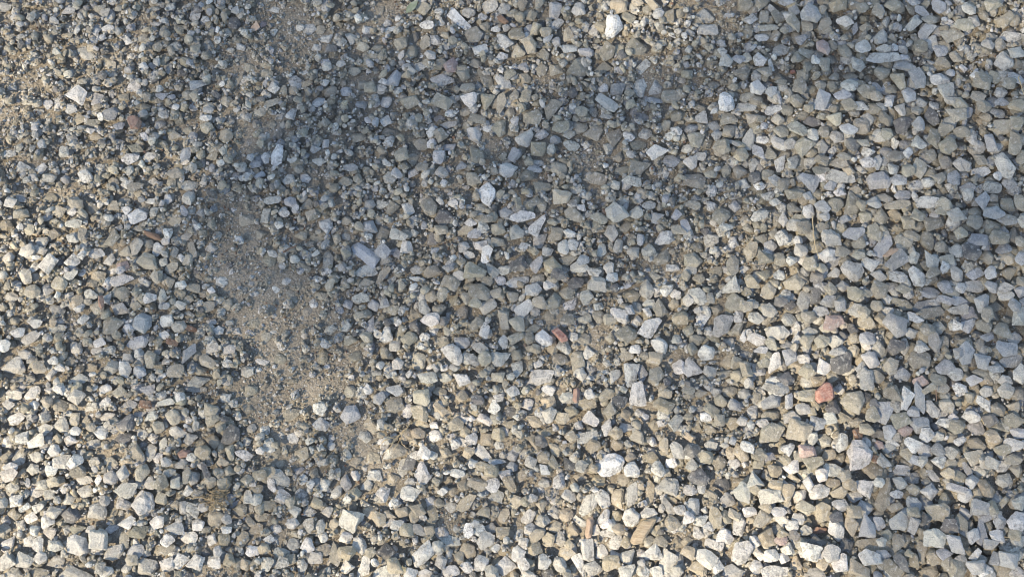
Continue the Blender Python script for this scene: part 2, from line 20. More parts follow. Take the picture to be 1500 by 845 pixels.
350 55 90 74 20 l;570 85 80 45 0 l;645 88 76 45 -25 k;665 145 66 50 30 l;765 145 80 74 0 g;610 130 60 32 0 w;560 170 96 75 20 d;475 140 76 40 15 l;445 210 76 64 0 w;275 180 76 74 0 l;70 150 90 60 0 w;110 235 62 58 0 w;175 255 90 58 30 l;660 300 85 55 80 l;340 335 76 60 25 w;415 340 56 46 0 l;490 340 76 46 0 g;550 385 80 65 80 b;630 385 85 65 80 g;490 410 66 64 0 b;440 420 60 36 90 w;728 435 85 60 85 g;705 500 62 60 0 g;560 460 110 65 10 l;545 520 76 64 0 l;430 560 96 88 20 l;370 470 70 60 0 l;495 560 65 30 60 t;560 600 80 60 -20 w;615 650 90 65 20 g;700 605 72 64 30 w;770 630 90 55 0 b;345 705 115 80 -20 w;545 685 85 44 85 g;485 632 65 40 10 w;600 735 86 65 20 b;830 672 80 60 -10 w;745 685 76 60 0 w;740 790 85 78 60 w;865 785 92 78 30 w;795 780 66 58 60 w;650 800 90 78 0 l;735 720 80 60 0 g;30 775 100 75 20 l;110 770 86 78 -40 l;170 705 75 50 -70 w;75 510 66 60 0 w;160 475 70 50 0 w;50 400 90 60 0 l;140 585 76 55 0 w;245 560 66 60 0 l;320 575 86 70 0 d;25 630 60 45 0 g;210 600 70 55 30 w;840 240 70 60 0 l;715 260 66 40 80 l;1010 300 86 58 80 g;1015 225 90 78 60 d;1080 250 46 44 0 w;1075 310 86 45 -20 w;1195 440 66 40 -60 w;1230 410 105 65 -25 l;1280 235 62 50 -20 w;1410 110 66 64 0 w;1410 175 76 60 -20 b;1275 135 70 64 0 g;1335 305 70 60 30 t;1455 235 36 32 0 w;1450 270 46 40 0 w;875 615 66 55 0 w;850 550 100 50 -55 l;950 590 76 70 70 t;990 440 66 64 0 g;1000 640 46 36 0 w;930 680 65 55 70 w;985 680 70 58 70 t;1110 730 66 50 0 w;1240 740 76 55 0 l;1210 635 58 44 -30 w;1360 620 76 55 80 l;1360 705 66 62 -20 w;1410 625 66 46 80 l;1065 680 76 55 80 t;1235 490 76 74 40 w;1325 800 76 55 -60 w;1090 500 76 60 -50 l;1180 385 80 50 0 t;1480 470 66 50 70 w;1480 740 110 55 80 g;830 400 85 42 85 g;910 380 76 60 -30 d;330 150 60 46 80 g;370 160 70 40 80 g;240 780 76 60 0 l;500 740 96 65 20 l;935 250 82 70 0 t;1380 390 70 46 80 g;60 45 76 60 0 l;140 40 82 58 40 w;640 25 82 55 0 b;860 15 120 36 0 l;30 250 60 60 0 w;40 90 70 45 0 w;200 140 60 60 0 l;150 90 50 45 0 w;270 90 80 60 0 g;220 80 60 60 0 g;200 200 90 60 0 l;340 205 55 40 0 w;320 250 70 50 0 w;410 260 70 45 0 l;250 290 60 60 0 w;170 320 70 50 0 l;280 340 80 60 0 l;80 320 60 80 0 l;30 320 50 60 0 t;60 365 70 45 0 w;150 370 70 50 0 l;240 380 60 50 0 w;350 385 80 50 0 g;370 420 80 40 0 l;250 430 60 50 0 g;190 440 60 45 0 l;60 450 70 50 0 l;300 500 60 55 0 l;220 490 60 55 0 l;120 540 60 45 0 w;180 545 60 50 0 l;60 570 70 55 0 g;90 620 60 50 0 l;160 640 60 60 30 w;130 690 60 70 60 w;40 700 70 45 30 w;215 650 50 60 80 l;340 640 80 50 0 g;290 640 50 50 0 l;400 640 50 45 0 l;250 710 70 50 0 l;190 760 60 60 0 l;430 730 60 40 0 w;460 800 60 60 -30 l;60 830 80 50 0 l;180 825 90 50 0 g;480 820 70 50 0 w;560 800 50 60 0 l;590 770 60 50 0 g;690 735 40 40 0 g;900 740 40 60 80 d;960 730 50 50 0 w;940 780 50 70 80 w;1010 770 60 60 0 t;1040 790 45 60 0 g;1080 790 60 60 0 t;1160 720 60 50 0 t;1180 790 60 60 0 l;1240 780 70 60 20 l;1280 770 50 55 0 t;1390 760 70 50 0 l;1420 720 55 70 70 t;1290 700 60 50 0 l;1180 680 60 45 0 w;1120 640 80 50 30 t;1100 600 60 50 0 t;1050 550 70 55 0 g;960 490 60 45 0 g;900 540 50 45 0 l;1000 590 45 55 80 b;1150 580 70 50 0 t;1180 530 80 50 0 t;1290 610 60 50 0 w;1300 560 60 60 0 l;1360 560 60 50 60 w;1320 480 60 50 0 w;1390 520 60 55 0 t;1430 440 55 60 0 l;1440 560 60 50 0 l;1470 610 50 50 0 t;1420 670 50 50 0 w;1280 520 50 50 0 g;1130 460 60 45 0 t;1090 420 60 60 0 g;1010 380 60 60 0 g;980 340 60 45 0 t;900 300 70 60 0 t;930 430 60 60 0 g;870 480 60 45 0 g;830 465 60 60 0 w;780 430 45 50 0 l;770 530 50 45 0 t;810 540 50 60 0 l;700 440 40 60 80 g;665 430 60 60 0 l;690 320 60 50 0 w;740 340 50 45 0 l;800 350 60 45 0 l;750 390 60 40 0 l;850 320 40 50 80 w;940 160 70 60 0 g;1100 30 60 60 0 g;990 60 55 45 0 w;940 110 70 60 0 g;1150 290 45 40 0 w;1210 300 50 60 0 g;1160 200 45 50 80 w;1100 190 50 45 0 l;1080 110 60 50 0 t;1230 350 50 45 0 g;1310 380 50 40 0 b;1150 400 70 50 0 g;900 130 60 40 0 l;830 155 40 35 0 w;800 60 50 50 0 w;740 80 90 40 0 l;700 190 60 60 0 g;780 210 85 60 0 l;620 215 60 45 -40 l;540 240 80 55 0 d;400 100 70 45 0 l;460 75 60 45 0 w;530 30 70 50 0 g;470 20 60 45 0 l;280 30 60 50 0 b;210 30 60 40 0 w
@H
235 30 76 50 0 b;235 90 86 70 0 g;355 60 76 70 0 g;350 170 76 45 -10 t;290 115 60 54 70 w;130 180 72 50 -40 t;170 60 60 50 70 b;430 35 60 55 0 t;440 110 86 74 0 t;530 50 62 58 0 t;755 35 60 50 -20 b;910 25 76 55 0 w;910 80 76 60 0 t;915 135 72 64 40 l;820 85 55 50 0 w;665 100 66 58 -60 w;1090 45 50 42 0 w;1080 85 76 55 0 t;1165 50 86 50 45 t;1220 75 72 50 0 d;1295 50 112 90 -70 w;1095 150 76 60 -20 w;1165 190 85 46 70 w;1075 235 100 46 10 l;1410 100 96 74 0 t;1415 45 70 46 0 t;1470 170 76 70 20 l;1205 215 62 55 -20 t;1305 235 72 54 -30 g;1215 265 60 55 0 t;1105 275 66 58 60 t;1365 250 46 44 0 w;1475 295 82 58 -60 l;1415 270 70 42 80 t;935 280 78 48 -45 t;905 205 76 50 0 t;845 160 82 44 -40 t;640 235 70 64 0 t;575 245 56 54 30 w;505 265 48 46 0 w;615 300 86 55 -60 w;560 300 56 54 0 t;690 265 50 40 -20 w;755 310 56 50 0 b;885 320 60 54 0 t;830 340 60 55 30 l;890 378 62 44 -35 w;1055 360 56 54 0 l;1105 370 46 44 0 t;960 425 76 55 80 w;1000 345 75 55 -70 d;660 385 66 58 20 t;685 340 76 25 0 b;510 390 66 40 0 w;355 390 100 60 -70 w;270 365 85 42 80 l;300 345 70 44 70 d;150 400 72 60 -20 w;180 480 66 58 70 w;305 480 86 60 -10 l;445 470 50 36 0 w;395 515 52 48 0 w;550 520 106 50 40 t;665 445 76 60 20 w;740 440 82 44 -65 t;770 520 70 55 -20 t;820 580 66 58 70 w;715 575 72 40 65 t;680 495 76 62 20 l;1085 525 112 62 50 l;1150 500 82 56 -70 w;1000 490 66 46 -20 w;1275 480 106 50 80 l;1215 500 90 55 80 t;1355 470 110 38 85 t;1435 530 85 50 -70 l;1155 580 72 48 70 w;1215 580 56 50 70 t;1120 640 56 36 80 l;1170 655 66 36 0 w;1205 690 76 50 60 w;1085 725 100 66 -70 w;1145 740 66 55 60 w;1205 750 62 42 -60 w;1265 750 76 64 50 l;1430 770 82 72 60 l;1320 820 60 55 0 w;1185 785 76 68 0 t;1040 800 102 55 -80 w;1105 810 86 68 0 l;990 740 76 58 0 t;885 780 62 58 60 w;960 680 62 52 -60 l;840 715 82 68 0 t;940 625 62 50 0 g;885 600 62 58 0 l;780 660 56 46 70 w;775 745 62 58 60 w;720 795 92 82 0 w;610 785 72 62 60 w;635 690 76 68 60 l;605 640 56 50 0 w;560 640 66 44 80 w;680 720 46 44 0 w;345 640 76 40 -35 b;205 735 110 75 0 d;240 795 76 66 0 t;200 825 120 58 0 l;100 810 90 60 60 w;80 710 82 58 -60 w;45 590 100 92 50 l;20 670 60 50 0 w;440 780 72 58 -60 l;320 580 70 42 -75 t;400 570 76 46 -80 t;125 560 66 58 0 t;360 580 36 34 0 w;215 575 62 36 -20 t;580 570 38 34 0 w;925 340 66 42 -70 t;790 405 56 46 60 t;40 30 60 50 0 g;40 130 90 80 0 b;100 230 60 50 0 l;140 320 60 50 0 t;180 255 42 30 -20 w;60 400 45 45 0 w;20 430 50 80 0 b;60 480 60 50 0 t;110 440 60 50 0 l;230 420 55 60 0 t;300 430 50 40 0 l;370 300 50 60 60 w;330 310 36 60 75 l;400 310 45 40 0 w;250 290 80 60 0 g;215 305 60 50 0 l;340 215 60 50 0 t;285 220 55 60 70 t;410 180 36 45 60 w;415 225 60 50 0 w;460 300 60 45 0 t;500 175 70 60 0 g;545 205 50 55 0 t;540 155 30 45 80 w;630 155 70 60 0 l;575 150 30 30 0 w;600 70 60 45 0 d;690 60 45 35 0 w;740 120 60 50 0 d;740 175 70 35 0 t;690 220 60 60 0 t;720 205 50 40 -20 w;850 255 60 70 60 t;880 250 50 60 70 d;940 190 40 40 -40 w;990 60 70 50 0 l;1010 120 60 50 0 t;970 150 60 50 0 t;1040 180 40 40 0 l;1010 230 55 60 70 t;1250 130 50 45 0 t;1310 125 45 40 0 w;1335 140 35 35 0 w;1375 175 50 45 0 t;1250 190 45 60 70 l;1270 320 50 45 0 t;1360 320 70 50 0 t;1450 345 45 50 80 w;1430 390 45 45 0 g;1330 410 40 55 80 t;1185 460 40 40 0 t;1240 420 50 60 70 t;1130 420 60 45 0 t;1050 405 60 35 0 t;880 460 36 30 0 w;840 500 45 40 0 l;880 530 55 50 0 t;930 560 60 55 0 l;990 570 60 60 0 t;890 430 50 40 0 l;720 390 50 45 30 w;750 360 50 50 0 b;575 350 45 50 60 w;620 360 60 45 0 t;600 440 90 60 0 g;540 440 60 60 0 t;470 420 45 40 0 t;490 470 45 50 70 t;480 540 45 70 80 l;620 560 60 45 0 t;590 610 36 30 0 w;660 630 70 50 0 l;710 650 60 45 0 t;830 640 55 60 70 w;860 660 45 80 -60 t;910 680 55 60 0 t;800 700 45 50 0 w;870 640 60 45 0 w;1020 640 60 60 0 t;1000 700 50 45 0 t;1050 600 60 30 -40 w;1210 635 60 50 0 t;1250 690 60 60 0 t;1360 690 60 50 0 l;1400 690 70 50 0 g;1450 610 60 70 60 t;1480 550 50 45 0 w;1480 690 45 60 0 t;1420 830 70 50 0 w;1470 820 60 50 0 l;1380 820 55 45 0 w;1260 820 80 60 20 l;960 790 60 60 0 l;910 830 55 40 0 d;800 790 60 60 70 w;820 825 60 50 0 l;660 820 60 60 0 l;560 730 60 70 60 t;520 760 55 60 60 t;550 800 45 55 60 w;480 820 80 50 0 w;480 690 45 90 80 l;420 710 50 50 0 l;440 650 60 50 0 w;390 640 50 40 0 t;290 640 60 60 0 t;250 620 60 45 0 l;210 610 60 45 0 w;270 560 50 60 80 t;165 590 60 70 0 t;80 580 40 40 0 w;30 740 80 60 0 t;130 740 50 50 0 g;30 800 60 60 0 l;310 830 60 50 0 w;370 830 60 40 0 w;430 520 50 45 0 t;230 515 45 40 0 w;340 550 70 45 -50 t;60 340 70 45 0 g;1480 770 50 60 0 l;1340 740? 0 0 0 x
@I
965 70 95 62 70 w;905 45 76 70 0 g;870 120 100 80 70 b;1030 60 150 55 -75 b;1090 110 90 50 -60 l;1210 30 72 58 -20 w;1150 95 66 60 0 g;1310 90 88 58 -60 w;1405 30 76 70 0 l;1320 35 66 50 0 l;1255 145 76 55 -10 w;1145 172 86 40 5 w;1035 180 86 75 0 b;1060 225 72 58 0 w;945 155 76 68 20 g;895 210 66 64 30 b;825 135 70 60 60 g;710 145 66 46 0 t;640 150 60 50 10 l;580 175 66 60 -20 b;500 210 98 86 -20 g;385 215 126 78 25 g;380 75 90 60 5 b;465 75 66 60 30 b;385 135 88 52 15 g;310 120 66 55 70 w;345 172 60 38 10 w;375 20 80 50 0 l;475 145 76 60 0 l;257 160 50 46 0 l;275 278 68 48 -40 w;455 290 66 50 20 w;470 365 72 54 20 w;540 300 98 62 -25 p;625 245 66 60 -30 l;690 260 80 52 80 w;660 375 82 60 10 l;830 380 106 62 -30 t;870 335 76 58 -10 l;760 220 60 48 70 k;970 305 56 50 70 t;1010 335 70 55 0 b;1000 260 72 62 -60 w;970 205 66 45 10 p;960 378 76 46 0 w;1095 400 86 45 -15 l;1115 345 66 60 20 w;950 435 78 60 -30 l;880 490 145 56 70 t;795 445 82 74 -30 w;725 440 76 50 -40 t;680 475 80 50 0 t;595 470 86 60 10 w;540 435 66 50 70 w;375 495 96 65 0 l;450 480 85 60 80 t;510 490 62 55 0 l;265 480 86 74 -50 l;200 510 72 64 -20 l;70 405 86 75 -20 d;30 465 60 46 0 w;45 535 86 66 60 w;140 580 95 55 -80 t;95 550 36 34 0 w;185 665 76 68 0 w;250 610 95 55 85 w;250 735 100 82 50 w;135 705 82 58 0 l;345 590 86 75 0 g;370 670 86 78 60 t;415 560 72 40 0 w;440 600 82 45 -40 w;600 560 86 72 50 t;685 530 82 50 0 w;670 640 92 60 -60 w;580 690 92 55 0 d;735 610 112 60 -85 t;835 705 146 60 -5 t;810 765 96 72 -30 w;855 610 66 58 -40 w;940 600 86 78 0 l;1000 620 70 50 80 l;1110 555 116 78 -20 g;1010 525 72 62 -30 b;1080 470 82 70 0 w;1185 455 82 74 20 b;1320 455 96 60 -50 t;1245 375 100 30 -55 b;1275 325 96 60 10 g;1415 425 72 60 0 l;1435 270 86 58 -15 w;1445 160 86 60 0 g;1470 215 80 46 0 b;1205 250 72 45 0 w;1090 670 92 78 -10 l;1175 700 112 72 -30 b;1255 665 76 56 80 w;1205 605 76 65 70 g;1285 535 76 70 0 b;1365 665 66 60 0 w;1455 600 86 74 60 w;1460 690 66 60 0 l;1300 650 108 50 85 b;940 690 72 50 85 t;1040 740 96 50 80 t;980 690 60 46 80 t;1185 810 92 84 0 g;1080 825 76 50 10 t;950 780 96 44 -40 d;900 800 112 58 -30 t;545 735 92 64 -10 w;690 785 82 74 60 w;640 740 76 68 60 l;580 830 82 50 0 l;400 820 110 56 10 w;770 810 92 60 -20 t;225 820 96 60 0 b;100 760 88 68 -30 l;20 740 66 60 0 t;715 705 66 60 0 d;480 660 50 46 0 d;1270 750 66 50 20 w;1405 770 76 74 0 b;1460 820 72 60 0 w;250 300 88 52 -55 t;380 320 62 46 -20 b;440 335 56 46 0 t;225 350 56 46 0 w;35 290 72 64 0 d;175 440 66 60 0 d;20 30 60 40 0 g;80 40 60 36 0 g;145 35 56 50 0 b;215 170 62 58 -30 t;125 200 60 45 0 t;135 120 88 54 -45 g;100 145 56 40 -10 w;60 190 66 46 80 t;1340 345 70 60 0 l;540 50 60 80 80 g;690 20 60 50 0 w;800 10 60 40 0 w;800 60 60 50 0 d;830 90 45 50 0 d;650 100 70 60 0 d;565 125 45 40 0 t;520 110 60 50 0 b;440 180 50 40 0 g;425 250 60 50 0 t;560 240 50 55 0 l;600 290 70 45 0 t;640 310 60 45 0 t;690 330 60 55 20 g;560 350 90 60 0 g;500 320 45 45 0 g;330 310 70 60 0 g;400 380 60 55 0 t;330 350 50 40 0 g;480 410 70 45 0 t;600 400 60 60 0 w;650 430 60 45 0 t;700 400 60 50 30 g;840 330 45 40 0 k;900 280 60 45 0 l;920 260 40 70 80 w;940 230 50 45 0 l;860 265 45 40 0 p;800 200 70 50 0 t;760 170 60 50 0 t;850 215 40 60 80 d;920 100 55 60 0 l;1000 120 60 45 0 b;1110 230 60 50 0 l;1060 290 65 55 0 w;1110 290 50 60 60 b;1160 300 50 70 80 l;1170 350 60 50 0 g;1040 345 45 50 0 l;1190 190 80 60 0 g;1290 190 80 60 0 b;1340 160 70 55 0 d;1380 110 70 60 0 g;1450 100 60 60 0 g;1470 40 60 60 0 g;1250 60 50 50 0 g;1150 50 45 45 0 l;1180 140 50 40 0 w;1070 20 70 60 0 g;1130 20 70 45 0 g;1290 260 80 55 -20 g;1350 230 70 60 0 t;1390 290 70 50 0 g;1440 330 80 50 10 g;1400 360 80 50 10 l;1460 380 60 60 0 g;1320 350 70 50 0 l;1200 410 60 70 70 g;1150 390 50 60 80 t;1260 430 60 60 0 b;1230 490 60 60 0 b;1150 510 60 70 0 g;1070 350 45 45 0 t;1010 410 70 50 0 l;1000 460 60 50 0 t;930 480 70 35 0 w;850 430 50 45 0 l;760 490 70 50 0 l;800 540 70 60 -60 w;740 560 60 50 0 t;640 580 60 45 0 t;660 580 65 50 0 d;530 540 80 60 0 g;500 590 55 45 0 l;540 600 60 45 0 t;540 640 60 45 0 l;470 620 60 45 0 w;430 650 60 45 0 t;420 680 45 60 80 p;460 720 60 60 60 w;510 700 50 60 0 g;580 740 60 45 -40 w;610 790 60 50 0 t;500 780 50 60 0 t;440 760 60 50 0 w;380 750 65 50 0 w;330 740 60 60 0 w;310 690 50 50 0 w;320 800 60 60 0 w;290 560 60 45 0 w;220 570 55 60 0 t;190 580 60 60 0 g;110 620 40 60 80 w;80 600 60 45 0 w;70 650 55 60 0 w;20 690 60 45 0 t;50 740 60 45 0 l;60 810 80 60 0 t;150 800 60 60 0 w;20 580 50 60 0 w;120 480 60 40 0 t;80 460 36 40 0 w;250 430 60 40 0 t;310 460 50 50 0 t;350 540 60 50 0 t;400 450 60 60 0 t;30 350 60 60 0 l;100 320 60 60 0 g;160 340 70 60 0 g;210 300 45 55 0 t;120 270 60 40 0 l;30 230 60 50 0 t;160 160 50 50 0 g;230 90 60 60 0 b;170 70 60 60 0 g;270 40 50 60 80 l;320 60 45 55 0 g;430 20 60 50 0 b;210 30 60 45 0 g;860 560 50 45 0 t;930 540 70 45 0 t;890 660 60 50 0 g;1050 590 60 60 0 d;1150 620 80 55 0 d;1050 650 50 60 0 g;1220 640 45 60 0 b;1240 570 55 60 0 b;1340 540 60 60 0 g;1400 520 60 60 0 t;1460 520 60 60 0 l;1380 600 60 60 0 b;1400 640 60 55 0 l;1310 580 60 70 80 b;1360 570 60 45 0 l;1440 650 60 70 0 t;1340 700 70 45 0 b;1200 760 60 45 0 l;1130 740 70 60 0 b;1090 760 60 70 0 t;1150 780 60 60 0 g;980 740 45 40 0 t;1000 770 50 60 0 t;1100 790 45 45 0 w;1260 800 80 60 0 b;1310 810 60 60 0 w;1350 760 60 60 0 b;1330 830 60 40 0 l;1400 820 70 50 0 t;1440 740 60 60 0 l;870 750 70 45 0 b;860 690 45 40 0 l;1000 560 45 60 80 g"""
OUTLINES = """w B 1160,80 1215,75 1228,105 1235,135 1195,182 1150,175 1158,130
w B 685,150 725,165 762,205 715,228 685,205
t B 740,262 770,195 815,245 790,262
p B 445,290 490,250 513,275 510,318 465,325
g B 985,320 1030,258 1065,275 1090,320 1045,355 1000,350
w B 1295,345 1330,338 1345,370 1325,430 1290,415 1285,385
w B 1345,415 1380,340 1418,378 1410,405
w B 525,435 595,412 598,455 570,488 545,470
g B 605,410 680,425 655,470 630,502 618,460
w B 550,565 605,553 615,590 605,632 560,612
l B 758,615 830,565 845,590 820,655 775,640
w B 690,730 730,712 775,735 755,775 720,790 692,765
l C 60,60 95,25 145,80 125,98 75,95
b C 508,70 545,25 580,50 600,95 575,120 510,100
g C 748,205 800,125 808,195
l C 825,180 870,135 893,150 890,205 840,205
w C 305,255 325,238 365,275 350,305 310,300
w C 152,460 160,420 190,412 222,450 220,490 190,502 155,495
l C 458,560 480,530 535,570 540,600 515,617 465,585
l C 1355,700 1400,685 1450,745 1420,800 1380,785
w A 1190,690 1222,640 1248,650 1242,715 1218,736 1192,725
g D 512,270 570,228 582,288
g D 600,305 635,265 680,280 700,345 640,335
w D 460,380 540,358 610,385 540,408 520,420 470,402
b D 590,560 625,530 668,545 665,590 640,622 590,595
w D 1400,125 1455,112 1465,150 1440,190 1405,150
w E 600,-5 640,-45 680,-10 680,20 650,72 620,45
b E 39,205 78,220 174,282 141,340 84,315 54,265 36,250
b E 688,80 720,58 758,92 728,122 695,105
l E 1158,85 1195,48 1240,75 1260,110 1200,140 1165,115
l E 941,676 972,646 990,642 1010,688 997,718 968,698
w E 435,690 490,668 520,690 532,740 510,765 470,735
w E 818,800 840,778 935,785 915,830 850,848 820,835
w E 490,795 550,800 572,835 520,852
g F 5,275 50,262 90,300 60,330 10,325
l F 150,445 225,370 245,440
g F 440,395 495,362 528,400 510,430 450,430
p F 600,610 622,548 690,545 700,580 640,612
l F 815,675 855,640 895,700 885,735 850,720
g G 570,290 600,258 645,320 625,345 590,325
w G 576,531 618,471 669,486 678,540 645,573 618,578 600,554
l G 405,640 480,650 478,720 410,715
l G 255,850 300,795 385,830 420,850 340,880
t H 310,100 360,85 380,125 375,165 320,145
g H 1145,130 1180,78 1212,125 1185,140
w H 1125,345 1149,318 1200,303 1251,305 1250,327 1218,381 1179,398 1149,401 1128,378
w H 1241,369 1256,347 1285,340 1311,379 1304,404 1247,401
w H 1356,376 1372,341 1395,337 1411,366 1417,392 1401,406 1366,389
l H 1377,456 1420,415 1471,421 1475,450 1465,491
w H 1236,587 1249,555 1281,547 1306,571 1303,603 1275,622 1249,616
w H 1313,565 1338,539 1370,546 1390,568 1364,584 1326,584
w H 1313,750 1377,696 1393,724 1406,750 1396,766 1338,763
w H 315,745 350,710 385,685 408,740 370,780 330,800
g I 685,81 723,43 775,36 787,72 762,134 717,110
b I 765,-37 784,-66 819,-50 824,11 816,27 768,22
w I 720,300 735,255 775,250 815,300 800,345 750,370 720,375
l I 272,450 305,378 352,440 310,450
b I 765,660 795,565 835,620 832,665"""

rng = np.random.default_rng(11)
random.seed(11)
R = math.radians
C = bpy.context.scene.collection
scn = bpy.context.scene

# ------------------------------------------------------------------ camera
TILT, DIST, LENS = R(12), 1.45, 38.0
cam_pos = np.array([0, -DIST*math.sin(TILT), DIST*math.cos(TILT)])
f_ = np.array([0, math.sin(TILT), -math.cos(TILT)]); u_ = np.array([0, math.cos(TILT), math.sin(TILT)]); r_ = np.array([1., 0, 0])
K = 36.0/LENS/1500.0
PXM = DIST*K                                  # metres per photo pixel at the centre
cd = bpy.data.cameras.new('camera'); cam = bpy.data.objects.new('camera', cd); C.objects.link(cam)
cd.lens = LENS; cd.sensor_width = 36; cd.clip_start = 0.05; cd.clip_end = 500
cam.location = cam_pos; cam.rotation_euler = (TILT, 0, 0)
scn.camera = cam
cd.dof.use_dof = True; cd.dof.focus_distance = DIST; cd.dof.aperture_fstop = 7.0

def ground_px(px, py, z=0.0):                 # photo pixel -> point on the plane at height z
    d = f_ + (px-750)*K*r_ - (py-422.5)*K*u_
    t = (z-cam_pos[2])/d[2]
    p = cam_pos + d*t
    return p[0], p[1]

def to_px(x, y, z=0.0):
    v = np.stack([x-cam_pos[0]+0*x, y-cam_pos[1]+0*x, 0*x+z-cam_pos[2]], -1)
    w = v@f_
    return 750+(v@r_)/w/K, 422.5-(v@u_)/w/K

def rbf(pts, px, py, s=110., base=None):      # smooth interpolation of scattered values
    num = np.zeros_like(px); den = np.full_like(px, 1e-6)
    if base is not None: num += base*0.02; den += 0.02
    for x, y, v in pts:
        w = np.exp(-((px-x)**2+(py-y)**2)/(2*s*s))
        num += w*v; den += w
    return num/den

# bare sandy patches (x, y, radius, strength) in photo pixels
SAND = [(25,115,60,.6),(60,60,50,.4),(345,330,48,.9),(365,400,50,.9),(400,450,60,.95),(430,530,62,1),(395,580,55,.9),(470,480,40,.6),(430,62,50,.9),(395,45,40,.7),
        (565,18,35,.8),(350,95,35,.7),(360,215,40,.6),(515,640,45,.8),(540,700,45,.7),(500,600,40,.6),(725,222,26,.8),(800,125,28,.8),(860,215,30,.7),
        (955,125,40,.7),(1045,28,32,.8),(660,755,40,.7),(760,770,30,.6),(690,620,30,.4),(120,230,40,.4),(10,200,50,.6),(915,425,30,.5),(835,520,28,.6),
        (500,530,40,.7),(545,530,30,.5),(455,690,35,.5),(655,370,22,.5),(320,150,40,.5)]
def sand(px, py):
    m = np.zeros_like(px)
    for x, y, r, s in SAND:
        m = np.maximum(m, .9*s*np.exp(-((px-x)**2+(py-y)**2)/(2*r*r)*1.1))
    return m

# ------------------------------------------------------------------ height grid
CELL = 0.00125
GX0, GX1, GY0, GY1 = -1.2, 1.2, -0.85, 0.85
NX, NY = int((GX1-GX0)/CELL), int((GY1-GY0)/CELL)
def relief(x, y):
    z = 0.030/(1+np.exp(np.clip(-(x-0.28)/0.10, -50, 50)))                       # thicker gravel bank on the right
    z = z + 0.006*np.sin(3.1*x+1.3*y+.4)*np.sin(2.3*y-1.7*x) + 0.004*np.sin(9*x+2)*np.sin(8*y+1)
    z = z + 0.012/(1+np.exp(np.clip((x+0.33)/0.06, -50, 50)))                    # low bank on the left
    f = np.exp(-np.maximum(0, np.hypot(x/1.15, y/0.85)-1)*6)   # fades away outside
    return z*f
def fines(x, y):                               # sandy fines washed in between the lower stones
    w = 1/(1+np.exp(np.clip((x-.30)/.07, -50, 50)))
    m = .0009*w+.0003+.0005*w*sand(*to_px(np.clip(x, -2, 2), np.clip(y, -1.5, 1.5)))+.0008*np.sin(31*x+2)*np.sin(27*y+4*x)
    return m*np.exp(-np.maximum(0, np.hypot(x/1.15, y/0.85)-1)*6)
gx = GX0+(np.arange(NX)+.5)*CELL; gy = GY0+(np.arange(NY)+.5)*CELL
GXX, GYY = np.meshgrid(gx, gy, indexing='ij')
G = relief(GXX, GYY)
PXX, PYY = to_px(GXX[::4, ::4], GYY[::4, ::4])
SM = sand(PXX, PYY)
def at_sand(x, y):
    i = min(max(int((x-GX0)/CELL/4), 0), SM.shape[0]-1); j = min(max(int((y-GY0)/CELL/4), 0), SM.shape[1]-1)
    return SM[i, j]
H = G.copy()
HAND = np.zeros(H.shape, bool)

def patch(x, y, a, b, yaw):
    r = max(a, b)
    i0, i1 = max(int((x-r-GX0)/CELL), 0), min(int((x+r-GX0)/CELL)+2, NX)
    j0, j1 = max(int((y-r-GY0)/CELL), 0), min(int((y+r-GY0)/CELL)+2, NY)
    if i1-i0 < 2 or j1-j0 < 2: return None
    X = GXX[i0:i1, j0:j1]-x; Y = GYY[i0:i1, j0:j1]-y
    c, s = math.cos(yaw), math.sin(yaw)
    q = (np.abs((X*c+Y*s)/a)**2.3+np.abs((-X*s+Y*c)/b)**2.3)
    m = q < 1
    if m.sum() < 3: return None
    return (slice(i0, i1), slice(j0, j1)), X, Y, q, m

def settle(x, y, a, b, c, yaw, pct, sink, tiltf=0.5, maxtilt=R(18)):
    """rest height and tilt of a stone dropped on the height grid"""
    p = patch(x, y, a, b, yaw)
    if p is None: return None
    sl, X, Y, q, m = p
    h = H[sl][m]; prof = c*np.sqrt(np.clip(1-q[m], 0, 1))
    z = np.percentile(h+prof, pct)-sink*c
    xm, ym = X[m], Y[m]
    hx = (h*xm).sum()/((xm*xm).sum()+1e-9); hy = (h*ym).sum()/((ym*ym).sum()+1e-9)
    g = math.hypot(hx, hy); k = tiltf*min(1, math.tan(maxtilt)/(g*tiltf+1e-9))
    return z, hx*k, hy*k, p, prof
def stamp(z, hx, hy, p, prof, hand=False):
    sl, X, Y, q, m = p
    top = z+prof+hx*X[m]+hy*Y[m]
    hh = H[sl]; hh[m] = np.maximum(hh[m], top)
    if hand:
        k = HAND[sl]; k |= q < 0.8

# ------------------------------------------------------------------ stone shapes
def icosphere(n):
    import bmesh
    bm = bmesh.new(); bmesh.ops.create_icosphere(bm, subdivisions=n, radius=1)
    v = np.array([x.co[:] for x in bm.verts]); fc = np.array([[y.index for y in x.verts] for x in bm.faces], np.int32)
    bm.free(); return v/np.linalg.norm(v, axis=1)[:, None], fc
ICO = {n: icosphere(n) for n in (1, 2, 3, 4)}

def rand_outline(n=None, squash=1.0):
    n = n or rng.integers(4, 7)
    a = (np.arange(n)+rng.uniform(-.36, .36, n))/n*2*math.pi+rng.uniform(0, 6.28)
    rad = rng.uniform(.82, 1.08, n)
    p = np.stack([np.cos(a)*rad, np.sin(a)*rad], 1)
    p = (p-(p.max(0)+p.min(0))/2)/((p.max(0)-p.min(0))/2)
    return p

